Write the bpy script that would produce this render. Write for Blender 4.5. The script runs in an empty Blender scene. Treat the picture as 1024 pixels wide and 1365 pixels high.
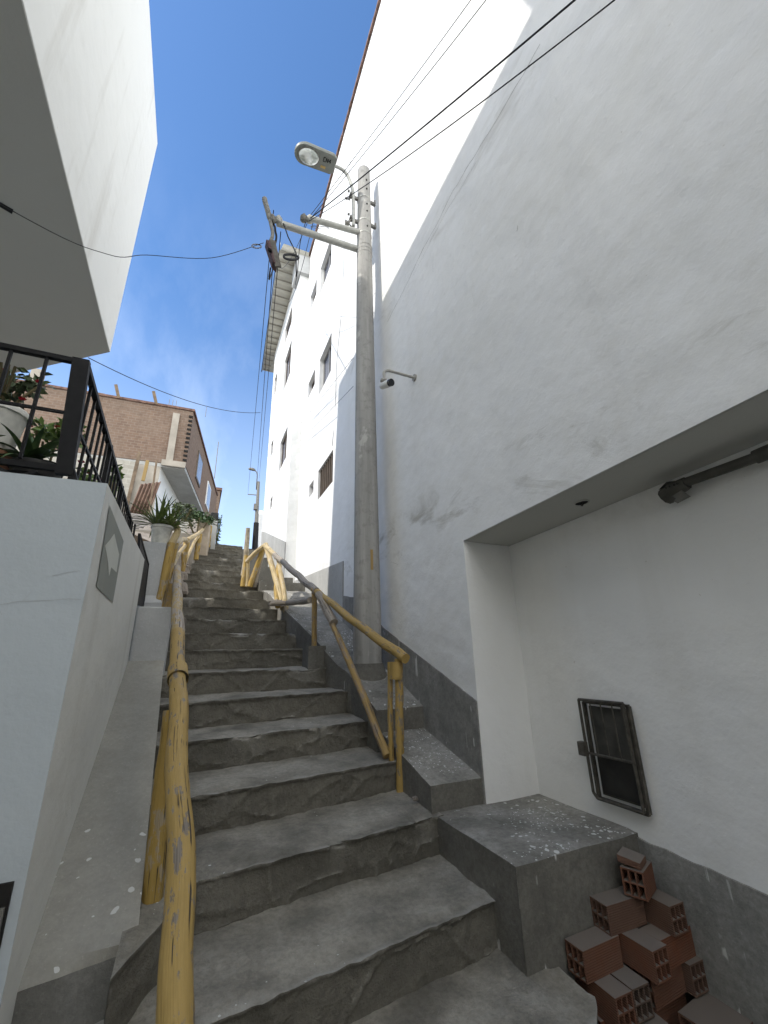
import bpy, math, random
from math import sin, cos, pi, radians
from mathutils import Vector, Matrix, noise as NZ
random.seed(7)
S = bpy.context.scene
COL = S.collection
V = Vector

# ------------------------------------------------------------------ mesh builder
def lerp(a, b, t): return a + (b - a) * t
def interp(tab, x):
    if x <= tab[0][0]: return tab[0][1]
    for (a, va), (b, vb) in zip(tab, tab[1:]):
        if x <= b: return lerp(va, vb, (x - a) / (b - a))
    return tab[-1][1]

class MB:
    def __init__(s): s.v = []; s.f = []; s.m = []; s.uv = {}; s.mi = 0
    def add(s, pts): i = len(s.v); s.v += [tuple(p) for p in pts]; return i
    def face(s, idx, uv=None):
        if uv: s.uv[len(s.f)] = uv
        s.f.append(tuple(idx)); s.m.append(s.mi)
    def poly(s, pts): i = s.add(pts); s.face(range(i, i + len(pts)))
    def hexa(s, p):                       # 4 bottom (ccw from above) + 4 top
        i = s.add(p)
        for q in ((3, 2, 1, 0), (4, 5, 6, 7), (0, 1, 5, 4), (1, 2, 6, 5), (2, 3, 7, 6), (3, 0, 4, 7)):
            s.face([i + k for k in q])
    def box(s, x0, x1, y0, y1, z0, z1):
        s.hexa([(x0, y0, z0), (x1, y0, z0), (x1, y1, z0), (x0, y1, z0), (x0, y0, z1), (x1, y0, z1), (x1, y1, z1), (x0, y1, z1)])
    def bar(s, a, b, w, h, up=(0, 0, 1)):  # rectangular bar from a to b
        a, b = V(a), V(b); d = (b - a).normalized(); u = V(up)
        if abs(d.dot(u)) > .98: u = V((0, 1, 0))
        r = d.cross(u).normalized() * w / 2; t = r.cross(d).normalized() * h / 2
        s.hexa([a - r - t, a + r - t, b + r - t, b - r - t, a - r + t, a + r + t, b + r + t, b - r + t])
    def prism(s, plan, z0, z1):           # plan ccw, z0/z1 numbers or lists
        n = len(plan); z0 = z0 if isinstance(z0, (list, tuple)) else [z0] * n; z1 = z1 if isinstance(z1, (list, tuple)) else [z1] * n
        i = s.add([(p[0], p[1], z) for p, z in zip(plan, z0)] + [(p[0], p[1], z) for p, z in zip(plan, z1)])
        s.face([i + k for k in range(n)][::-1]); s.face([i + n + k for k in range(n)])
        for k in range(n): s.face([i + k, i + (k + 1) % n, i + n + (k + 1) % n, i + n + k])
    def tube(s, pts, r, n=8, caps=True, rough=0.0, seed=0.0, flat=1.0):
        pts = [V(p) for p in pts]; m = len(pts)
        rad = r if isinstance(r, (list, tuple)) else [r] * m
        t0 = (pts[1] - pts[0]).normalized(); u = V((0, 0, 1)) if abs(t0.z) < .9 else V((0, 1, 0))
        nrm = (u - t0 * u.dot(t0)).normalized(); base = len(s.v); L = 0; Ls = []
        for k in range(m):
            t = (pts[min(k + 1, m - 1)] - pts[max(k - 1, 0)]).normalized()
            nrm = (nrm - t * nrm.dot(t)).normalized(); b = t.cross(nrm)
            if k: L += (pts[k] - pts[k - 1]).length
            Ls.append(L)
            for j in range(n):
                a = 2 * pi * j / n
                rr = rad[k]
                if rough: rr *= 1 + rough * NZ.noise(V((cos(a) * 1.2 + seed, sin(a) * 1.2, L * 5 + seed))) + rough * .5 * NZ.noise(V((cos(a) * 3 + seed, sin(a) * 3, L * 18)))
                s.v.append(tuple(pts[k] + nrm * cos(a) * rr + b * sin(a) * rr * flat))
        for k in range(m - 1):
            for j in range(n):
                j2 = (j + 1) % n
                a = base + k * n
                s.face([a + j, a + j2, a + n + j2, a + n + j],
                       [(j / n, Ls[k]), ((j + 1) / n, Ls[k]), ((j + 1) / n, Ls[k + 1]), (j / n, Ls[k + 1])])
        if caps:
            s.face([base + j for j in range(n)][::-1], [(.5, 0)] * n)
            s.face([base + (m - 1) * n + j for j in range(n)], [(.5, L)] * n)
    def lathe(s, prof, c, n=20, sx=1.0, sy=1.0):   # prof [(r, z)]
        base = len(s.v)
        for (r, z) in prof:
            for j in range(n):
                a = 2 * pi * j / n; s.v.append((c[0] + r * cos(a) * sx, c[1] + r * sin(a) * sy, c[2] + z))
        for k in range(len(prof) - 1):
            for j in range(n):
                j2 = (j + 1) % n; a = base + k * n
                s.face([a + j, a + j2, a + n + j2, a + n + j])
        s.face([base + j for j in range(n)][::-1]); s.face([base + (len(prof) - 1) * n + j for j in range(n)])
    def build(s, name, mat, parent=None, smooth=False, bevel=0.0, autos=None):
        me = bpy.data.meshes.new(name); o = bpy.data.objects.new(name, me); COL.objects.link(o)
        org = V((0, 0, 0))
        if parent is not None: o.parent = parent; org = wloc(parent)
        me.from_pydata([tuple(V(p) - org) for p in s.v], [], s.f); me.update()
        mats = mat if isinstance(mat, (list, tuple)) else [mat]
        for q in mats: me.materials.append(q)
        me.polygons.foreach_set('material_index', s.m)
        if s.uv:
            ul = me.uv_layers.new(name='UVMap')
            for p in me.polygons:
                if p.index in s.uv:
                    for li, uvv in zip(p.loop_indices, s.uv[p.index]): ul.data[li].uv = uvv
        if smooth:
            me.polygons.foreach_set('use_smooth', [True] * len(me.polygons))
            if autos: me.set_sharp_from_angle(angle=radians(autos))
        if bevel:
            b = o.modifiers.new('Bevel', 'BEVEL'); b.width = bevel; b.segments = 2; b.limit_method = 'ANGLE'; b.angle_limit = radians(40)
        return o

def wloc(o):
    p = V((0, 0, 0))
    while o is not None: p = p + o.location; o = o.parent
    return p
def tag(o, label=None, cat=None, group=None, kind=None):
    if label: o['label'] = label
    if cat: o['category'] = cat
    if group: o['group'] = group
    if kind: o['kind'] = kind
    return o
def thing(name, loc, label, cat, group=None):
    o = bpy.data.objects.new(name, None); COL.objects.link(o); o.location = loc; o.empty_display_size = .1
    return tag(o, label, cat, group)

# ------------------------------------------------------------------ materials
class Nd:
    def __init__(s, name):
        s.m = bpy.data.materials.new(name); s.m.use_nodes = True; s.t = s.m.node_tree; s.t.nodes.clear()
        s.out = s.n('ShaderNodeOutputMaterial'); s.p = s.n('ShaderNodeBsdfPrincipled'); s.l(s.p.outputs[0], s.out.inputs[0])
        s.co = None
    def n(s, t, **k):
        x = s.t.nodes.new(t)
        for a, b in k.items(): setattr(x, a, b)
        return x
    def l(s, a, b): s.t.links.new(a, b)
    def coord(s, kind='Object'):
        if s.co is None: s.co = s.n('ShaderNodeTexCoord')
        return s.co.outputs[kind]
    def mapv(s, scale, kind='Object', loc=(0, 0, 0), rot=(0, 0, 0)):
        mp = s.n('ShaderNodeMapping'); s.l(s.coord(kind), mp.inputs[0]); mp.inputs['Scale'].default_value = scale; mp.inputs['Location'].default_value = loc; mp.inputs['Rotation'].default_value = rot
        return mp.outputs[0]
    def noise(s, scale, det=4, vec=None, rough=.55, dist=0.0):
        x = s.n('ShaderNodeTexNoise'); x.inputs['Scale'].default_value = scale; x.inputs['Detail'].default_value = det; x.inputs['Roughness'].default_value = rough; x.inputs['Distortion'].default_value = dist
        s.l(vec if vec is not None else s.coord(), x.inputs['Vector']); return x.outputs['Fac']
    def ramp(s, fac, a, b, c0=0.0, c1=1.0):
        r = s.n('ShaderNodeMapRange'); r.inputs['From Min'].default_value = a; r.inputs['From Max'].default_value = b
        r.inputs['To Min'].default_value = c0; r.inputs['To Max'].default_value = c1; s.l(fac, r.inputs['Value']); return r.outputs[0]
    def math(s, op, a, b=None):
        x = s.n('ShaderNodeMath', operation=op)
        for i, q in enumerate((a, b)):
            if q is None: continue
            if isinstance(q, (int, float)): x.inputs[i].default_value = q
            else: s.l(q, x.inputs[i])
        return x.outputs[0]
    def mix(s, fac, a, b, mode='MIX'):
        x = s.n('ShaderNodeMix', data_type='RGBA', blend_type=mode)
        if isinstance(fac, (int, float)): x.inputs[0].default_value = fac
        else: s.l(fac, x.inputs[0])
        for i, q in ((6, a), (7, b)):
            if isinstance(q, (tuple, list)): x.inputs[i].default_value = (*q[:3], 1)
            else: s.l(q, x.inputs[i])
        return x.outputs[2]
    def color(s, c):
        if isinstance(c, (tuple, list)): s.p.inputs['Base Color'].default_value = (*c[:3], 1)
        else: s.l(c, s.p.inputs['Base Color'])
    def bump(s, pairs):                   # [(height, strength, distance)]
        prev = None
        for h, st, d in pairs:
            b = s.n('ShaderNodeBump'); b.inputs['Strength'].default_value = st; b.inputs['Distance'].default_value = d
            s.l(h, b.inputs['Height'])
            if prev is not None: s.l(prev, b.inputs['Normal'])
            prev = b.outputs[0]
        s.l(prev, s.p.inputs['Normal'])
    def done(s, rough=.85, metal=0.0, spec=.3):
        if isinstance(rough, (int, float)): s.p.inputs['Roughness'].default_value = rough
        else: s.l(rough, s.p.inputs['Roughness'])
        s.p.inputs['Metallic'].default_value = metal; s.p.inputs['Specular IOR Level'].default_value = spec
        return s.m
    def sep(s, vec=None):
        x = s.n('ShaderNodeSeparateXYZ'); s.l(vec if vec is not None else s.coord(), x.inputs[0]); return x.outputs
    def splats(s, scale, size, dens_scale, thr, only_up=True):
        v = s.n('ShaderNodeTexVoronoi'); v.inputs['Scale'].default_value = scale
        nv = s.n('ShaderNodeTexNoise'); nv.inputs['Scale'].default_value = scale * .8; s.l(s.coord(), nv.inputs['Vector'])
        ad = s.n('ShaderNodeVectorMath', operation='MULTIPLY_ADD'); s.l(nv.outputs['Color'], ad.inputs[0]); ad.inputs[1].default_value = (.9 / scale,) * 3; s.l(s.coord(), ad.inputs[2])
        s.l(ad.outputs[0], v.inputs['Vector'])
        sz = s.n('ShaderNodeSeparateColor'); s.l(v.outputs['Color'], sz.inputs[0])
        lim = s.math('MULTIPLY', s.math('POWER', sz.outputs[0], 2.2), size)
        hit = s.math('LESS_THAN', v.outputs['Distance'], lim)
        big = s.math('GREATER_THAN', s.noise(dens_scale, 2), thr)
        r = s.math('MULTIPLY', hit, big)
        if only_up:
            g = s.n('ShaderNodeNewGeometry'); up = s.sep(g.outputs['Normal'])[2]
            r = s.math('MULTIPLY', r, s.math('GREATER_THAN', up, .6))
        return r

def simple(name, col, rough=.6, metal=0.0, var=.15, scale=8, bump=0.0, spec=.3):
    k = Nd(name); f = k.noise(scale, 5)
    k.color(k.mix(k.ramp(f, .3, .7), tuple(c * (1 - var) for c in col), tuple(min(1, c * (1 + var)) for c in col)))
    if bump: k.bump([(f, .5, bump)])
    return k.done(rough, metal, spec)

def plaster(name, col, dirt=(.42, .39, .33), streak=.25, smudge=False, lumps=.012, grain=.0015):
    k = Nd(name)
    big = k.noise(.8, 4); med = k.noise(3.5, 5); fine = k.noise(60, 4)
    c = k.mix(k.ramp(big, .35, .7), tuple(x * .965 for x in col), col)
    st = k.noise(1.0, 5, k.mapv((2.6, 2.6, .22)), .6)
    c = k.mix(k.math('MULTIPLY', k.ramp(st, .56, .78), streak), c, tuple(lerp(a, b, .55) for a, b in zip(col, dirt)))
    c = k.mix(k.math('MULTIPLY', k.ramp(med, .6, .75), .10), c, dirt)
    sp = k.noise(38, 2); c = k.mix(k.math('MULTIPLY', k.ramp(sp, .74, .76), .35), c, dirt)
    if smudge:
        xyz = k.sep()
        sm = k.noise(1.0, 6, k.mapv((1, 1.5, 3.6)), .65, .6)
        m = k.ramp(sm, .53, .68)
        z = k.math('ADD', xyz[2], -1.4)
        b1 = k.math('MULTIPLY', k.ramp(z, .62, .85), k.ramp(z, 1.35, 1.1))
        b2 = k.math('MULTIPLY', k.ramp(z, 3.4, 3.62), k.ramp(z, 4.0, 3.78))
        bb = k.math('MAXIMUM', b1, k.math('MULTIPLY', b2, .5))
        c = k.mix(k.math('MULTIPLY', k.math('MULTIPLY', m, bb), .72), c, (.36, .34, .29))
        sm2 = k.noise(1.0, 5, k.mapv((1, .5, .9), loc=(3, 1, 5)))
        c = k.mix(k.math('MULTIPLY', k.ramp(sm2, .52, .72), .22), c, (.55, .53, .46))
        ex = [(k.math('MULTIPLY', m, bb), .35, .004)]
        tr = k.noise(1.0, 4, k.mapv((1, 3.2, .55), loc=(7, 2, 1)), .55)
        c = k.mix(k.math('MULTIPLY', k.ramp(tr, .50, .72), .13), c, (.60, .58, .51))
        pt_ = k.noise(.55, 3); c = k.mix(k.math('MULTIPLY', k.ramp(pt_, .48, .54), .07), c, (.66, .68, .68))
    else: ex = []
    k.color(c)
    k.bump([(k.noise(1.3, 3), 1.0, lumps * 4), (k.noise(6, 5), .8, lumps * 1.1), (fine, .5, grain)] + ex)
    return k.done(.82, 0, .25)

def concrete(name, c0, c1, splat=None, stain=.5, bump=.006, up_pale=None, drips=False, wear=None):
    k = Nd(name)
    a = k.noise(1.7, 6, rough=.6); b = k.noise(9, 6, rough=.65); f = k.noise(90, 3)
    c = k.mix(k.ramp(a, .32, .68), c0, c1)
    c = k.mix(k.math('MULTIPLY', k.ramp(b, .45, .72), stain), c, tuple(x * .6 for x in c0))
    c = k.mix(k.math('MULTIPLY', k.ramp(f, .6, .75), .35), c, tuple(min(1, x * 1.5) for x in c1))
    if up_pale:                           # paler colour on upward-facing faces, patchy
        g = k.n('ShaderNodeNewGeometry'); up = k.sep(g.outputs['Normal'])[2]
        c = k.mix(k.math('MULTIPLY', k.math('MULTIPLY', k.ramp(up, .5, .95), k.ramp(k.noise(4, 5), .3, .62)), .8), c, up_pale)
    gr = k.noise(42, 5, rough=.75); c = k.mix(k.math('MULTIPLY', k.ramp(gr, .40, .66), min(.45, stain * .9)), c, tuple(x * .55 for x in c0))
    if wear:                              # scuffed pale arrises; mortar ridges paled as if catching light
        g2 = k.n('ShaderNodeNewGeometry'); pw = k.ramp(g2.outputs['Pointiness'], .515, .57)
        c = k.mix(k.math('MULTIPLY', k.math('MULTIPLY', pw, k.ramp(k.noise(7, 4), .38, .6)), .7), c, wear)
        dw = k.ramp(g2.outputs['Pointiness'], .485, .43); c = k.mix(k.math('MULTIPLY', dw, .25), c, tuple(x * .45 for x in c0))  # hollows and creases darkened
    if drips:
        d = k.noise(1.0, 3, k.mapv((26, 26, 1.1))); d2 = k.noise(1.0, 3, k.mapv((5, 5, 6.5)))
        c = k.mix(k.math('MULTIPLY', k.math('MULTIPLY', k.ramp(d, .64, .68), k.ramp(d2, .54, .58)), .75), c, (.66, .66, .63))
    for sp in (splat or []):
        c = k.mix(sp[4] if len(sp) > 4 else .85, c, c) if False else k.mix(k.math('MULTIPLY', k.splats(*sp), .85), c, (.66, .66, .63))
    k.color(c)
    k.bump([(k.noise(14, 6, rough=.7), .7, bump), (k.noise(46, 5, rough=.7), .7, bump * .55), (f, .5, bump * .3)])
    return k.done(.92, 0, .2)

def log_mat(name, paint, wear, wood=(.27, .235, .19), seed=0.0):
    k = Nd(name); uv = k.mapv((6, 11, 1), 'UV', (seed, seed * 2, seed))
    n1 = k.noise(1.0, 6, uv, .65); fib = k.noise(1.0, 4, k.mapv((55, 3.0, 1), 'UV', (seed, 0, 0)), .6)
    crk = k.noise(1.0, 3, k.mapv((34, 2.2, 1), 'UV', (seed * 3, 0, 4)), .5)
    pt = k.mix(k.ramp(n1, .3, .75), tuple(p * .78 for p in paint), paint)
    pt = k.mix(k.math('MULTIPLY', k.ramp(fib, .5, .8), .45), pt, tuple(p * .5 for p in paint))
    wd = k.mix(k.ramp(fib, .3, .7), tuple(p * .6 for p in wood), tuple(p * 1.35 for p in wood))
    n1 = k.math('ADD', n1, k.math('MULTIPLY', k.math('SUBTRACT', k.noise(1.0, 2, k.mapv((1.5, 2.2, 1), 'UV', (seed + 5, 1, 0))), .5), .45))
    m = k.ramp(k.math('ADD', n1, k.math('MULTIPLY', k.math('SUBTRACT', fib, .5), .22)), wear - .02, wear + .03)
    c = k.mix(m, pt, wd)
    dk = k.math('MULTIPLY', k.ramp(crk, .59, .63), k.ramp(k.noise(1.0, 2, k.mapv((4, 7, 1), 'UV', (9 + seed, 2, 0))), .50, .56))
    c = k.mix(dk, c, (.045, .035, .025))
    k.color(c)
    k.bump([(k.noise(1.0, 3, k.mapv((9, 5, 1), 'UV')), .6, .006), (fib, .7, .0025), (k.math('SUBTRACT', 1.0, dk), .8, .004), (k.math('SUBTRACT', 1.0, m), .6, .0015)])
    return k.done(.62, 0, .35)

def brick_mat(name, c1, c2, mort, w=.24, h=.11, axis='XZ', mw=.014):
    k = Nd(name); xyz = k.sep(); cb = k.n('ShaderNodeCombineXYZ')
    hx = xyz[0] if axis == 'XZ' else xyz[1]
    k.l(hx, cb.inputs[0]); k.l(xyz[2], cb.inputs[1])
    b = k.n('ShaderNodeTexBrick'); k.l(cb.outputs[0], b.inputs['Vector'])
    for nm, v in (('Color1', c1), ('Color2', c2), ('Mortar', mort)): b.inputs[nm].default_value = (*v, 1)
    b.inputs['Scale'].default_value = 1; b.inputs['Brick Width'].default_value = w; b.inputs['Row Height'].default_value = h; b.inputs['Mortar Size'].default_value = mw
    n1 = k.noise(.6, 5); n2 = k.noise(6, 5)
    c = k.mix(k.math('MULTIPLY', k.ramp(n1, .4, .7), .55), b.outputs['Color'], mort)
    c = k.mix(k.math('MULTIPLY', k.ramp(n2, .45, .7), .5), c, tuple(x * .6 for x in c1))
    k.color(c); k.bump([(b.outputs['Fac'], -.6, .02), (n2, .5, .02)])
    return k.done(.9, 0, .2)

M = {}
M['wall'] = plaster('white_plaster_wall', (.80, .80, .785), smudge=True, lumps=.010)
M['wall_far'] = plaster('white_plaster_far_block', (.80, .80, .78), streak=.35)
M['house'] = plaster('white_plaster_house', (.80, .80, .765), streak=.95, lumps=.006)
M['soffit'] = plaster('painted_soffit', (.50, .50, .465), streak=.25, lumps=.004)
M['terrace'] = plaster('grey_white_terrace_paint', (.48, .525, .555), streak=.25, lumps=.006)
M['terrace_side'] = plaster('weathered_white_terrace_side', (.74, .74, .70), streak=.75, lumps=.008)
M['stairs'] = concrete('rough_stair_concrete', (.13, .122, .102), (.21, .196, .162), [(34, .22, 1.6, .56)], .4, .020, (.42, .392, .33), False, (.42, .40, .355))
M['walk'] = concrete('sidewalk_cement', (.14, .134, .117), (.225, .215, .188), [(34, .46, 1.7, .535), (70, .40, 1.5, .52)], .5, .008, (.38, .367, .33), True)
M['ramp'] = concrete('smooth_ramp_cement', (.29, .28, .245), (.38, .365, .32), [(24, .30, 1.6, .56)], .25, .003)
M['cement'] = concrete('grey_cement_band', (.225, .221, .207), (.33, .324, .302), None, .6, .006, None, True)
M['ramp_front_shade'] = concrete('shaded_ramp_front', (.17, .166, .152), (.25, .245, .225), None, .5, .006)
M['cement_lt'] = concrete('light_cement', (.36, .36, .34), (.47, .47, .45), None, .2, .004)
M['block'] = concrete('grey_painted_block', (.43, .435, .43), (.53, .535, .53), None, .10, .003)
M['ground'] = concrete('dusty_ground', (.16, .15, .13), (.24, .22, .19), None, .4, .02)
M['rubble'] = concrete('dusty_rubble_stone', (.24, .21, .175), (.40, .35, .30), None, .5, .02)
M['hill'] = simple('dry_hill', (.30, .25, .19), .95, 0, .3, .05)
def pole_mat():
    k = Nd('utility_pole_concrete'); a = k.noise(1.0, 6, k.mapv((9, 9, .6)), .65); b = k.noise(12, 6, rough=.7)
    c = k.mix(k.ramp(a, .35, .68), (.255, .25, .238), (.40, .393, .372)); c = k.mix(k.math('MULTIPLY', k.ramp(b, .52, .7), .5), c, (.16, .155, .145))
    w = k.noise(1.0, 4, k.mapv((5, 5, 3), loc=(1, 3, 2))); c = k.mix(k.math('MULTIPLY', k.ramp(w, .64, .68), .6), c, (.55, .54, .51))
    k.color(c); k.bump([(b, .6, .006)]); return k.done(.9, 0, .2)
M['pole'] = pole_mat()
M['log_y'] = log_mat('yellow_painted_log', (.43, .29, .09), .585, (.20, .17, .135))
M['log_y2'] = log_mat('yellow_log_fresh', (.45, .30, .08), .60, (.36, .29, .19), 3.1)
M['log_w'] = log_mat('worn_yellow_log', (.45, .33, .14), .49, (.35, .30, .24), 5.3)
M['log_g'] = log_mat('bare_grey_log', (.36, .29, .20), .42, (.30, .26, .21), 8.3)
M['log_p'] = log_mat('pale_yellow_log', (.54, .42, .22), .58, (.48, .40, .29), 1.7)
M['log_b'] = log_mat('brown_yellow_log', (.40, .27, .10), .55, (.26, .20, .14), 2.2)
M['cutwood'] = simple('cut_log_end', (.42, .32, .19), .9, 0, .3, 60, .002)
M['black'] = simple('black_painted_metal', (.010, .010, .011), .6, 0, .3, 30, 0, .2)
M['blackmesh'] = simple('black_mesh_panel', (.025, .025, .028), .6, 0, .4, 60, .003)
M['galv'] = simple('galvanised_grey', (.40, .40, .37), .55, .25, .15, 20)
M['galv_dk'] = simple('dark_steel', (.17, .165, .15), .6, .2, .3, 25)
M['lamp'] = simple('lamp_shell_grey', (.17, .18, .16), .5, .1, .1, 20)
M['rust'] = simple('rusty_brown_box', (.075, .042, .045), .7, .1, .35, 12, .002)
M['rail_brown'] = simple('brown_roof_cap', (.145, .085, .065), .8, 0, .5, 9, .004)
M['wire'] = simple('black_cable', (.02, .02, .022), .6)
M['wire_g'] = simple('grey_cable', (.16, .16, .17), .6)
M['white_cam'] = simple('white_plastic', (.68, .68, .66), .45, 0, .05)
M['glassblack'] = simple('black_lens_glass', (.012, .012, .014), .12, 0, .1, 5, 0, .6)
M['cam_arm'] = simple('grey_camera_arm', (.36, .35, .32), .6, 0, .15, 30)
M['frame'] = simple('brown_window_frame', (.13, .10, .075), .6, 0, .2)
M['alu'] = simple('aluminium_frame', (.30, .29, .27), .45, .3, .1)
M['dark'] = simple('dark_interior', (.018, .017, .016), .9, 0, .3)
M['hatchpanel'] = simple('dirty_hatch_metal', (.06, .058, .050), .65, .1, .35, 14, .002)
M['hatchdark'] = simple('black_hatch_metal', (.022, .021, .019), .5, .1, .5, 10, .002)
M['hatchbar'] = simple('weathered_hatch_bar', (.085, .078, .065), .55, .3, .35, 30)
M['pipe'] = simple('dark_conduit', (.085, .083, .072), .55, .2, .25, 12)
M['eave'] = simple('corrugated_eave', (.58, .56, .49), .7, 0, .12, 3)
M['eave_rib'] = simple('eave_rib', (.27, .255, .215), .8, 0, .2)
M['bucket'] = simple('dirty_white_bucket', (.58, .57, .52), .6, 0, .3, 12, .002)
M['terracotta'] = simple('clay_pot', (.30, .15, .09), .8, 0, .2, 15)
M['soil'] = simple('potting_soil', (.05, .04, .03), .95, 0, .3, 40, .01)
M['sheet_br'] = simple('rusty_corrugated_sheet', (.16, .10, .072), .75, .1, .3, 4)
M['sheet_gr'] = simple('grey_corrugated_sheet', (.30, .28, .26), .75, .1, .25, 4)
M['plank'] = simple('weathered_plank', (.19, .14, .095), .85, 0, .3, 8)
M['tan'] = simple('tan_cement', (.42, .35, .27), .9, 0, .2, 6, .01)
M['tank'] = simple('white_water_tank', (.72, .74, .75), .5, 0, .06)
M['brick_f'] = brick_mat('red_brick_front', (.20, .135, .098), (.155, .105, .08), (.215, .17, .135), .25, .115)
M['brick_s'] = brick_mat('brown_brick_side', (.23, .155, .112), (.19, .125, .09), (.225, .175, .135), .25, .115, 'YZ')
M['stone_f'] = brick_mat('grey_block_infill', (.38, .36, .31), (.32, .30, .26), (.42, .40, .35), .4, .2)
M['concr_f'] = simple('raw_concrete_frame', (.33, .30, .255), .9, 0, .18, 2, .01)
def clay():
    k = Nd('hollow_clay_brick'); xyz = k.sep()
    w = k.math('SINE', k.math('MULTIPLY', xyz[2], 800.0)); g = k.n('ShaderNodeNewGeometry'); up = k.sep(g.outputs['Normal'])[2]
    side = k.math('LESS_THAN', up, .5); n1 = k.noise(16, 5); f = k.noise(120, 3)
    oi = k.n('ShaderNodeObjectInfo')
    c = k.mix(oi.outputs['Random'], (.185, .072, .040), (.105, .080, .064)); c = k.mix(k.math('MULTIPLY', k.ramp(n1, .4, .7), .5), c, (.16, .10, .075))
    c = k.mix(k.math('MULTIPLY', k.ramp(up, .5, .9), .85), c, (.20, .18, .155))        # cement dust on the top
    k.color(c); k.bump([(k.math('MULTIPLY', w, side), .7, .0009), (f, .5, .0015)]); return k.done(.9, 0, .15)
M['clay'] = clay()
def leaf_mat(name, a, b):
    k = Nd(name); k.color(k.mix(k.ramp(k.noise(9, 3), .35, .65), a, b)); k.p.inputs['Roughness'].default_value = .5; k.p.inputs['Specular IOR Level'].default_value = .35
    return k.m
M['leaf'] = leaf_mat('broad_green_leaf', (.085, .13, .03), (.21, .26, .085))
M['leaf_dk'] = leaf_mat('dark_green_leaf', (.035, .07, .025), (.09, .145, .05))
M['leaf_lt'] = leaf_mat('light_green_leaf', (.09, .16, .03), (.17, .24, .07))
M['leaf_gr'] = leaf_mat('grey_green_leaf', (.05, .075, .03), (.10, .125, .06))
M['flower'] = simple('red_petal', (.55, .02, .04), .5)
M['stem'] = simple('green_brown_stem', (.12, .10, .05), .8)
M['bark'] = simple('grey_rough_stake', (.36, .31, .23), .9, 0, .35, 14, .006)
def glass():
    k = Nd('window_glass'); k.color(k.mix(k.ramp(k.noise(1.1, 2), .4, .6), (.10, .11, .15), (.17, .18, .235))); return k.done(.08, 0, .6)
M['glass'] = glass()
def lens():
    k = Nd('lamp_lens'); k.color(k.mix(k.ramp(k.noise(9, 2), .42, .6), (.33, .36, .33), (.80, .82, .79))); return k.done(.12, .25, .6)
M['lens'] = lens()
M['grey_patch'] = plaster('grey_primer_patch', (.30, .315, .285), streak=.5, lumps=.003)
M['arrow'] = simple('white_arrow_paint', (.62, .63, .575), .85, 0, .05)
M['crack'] = simple('crack_line', (.20, .19, .17), .95)
M['crack_lt'] = simple('hairline_crack', (.40, .42, .43), .95)

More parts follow.
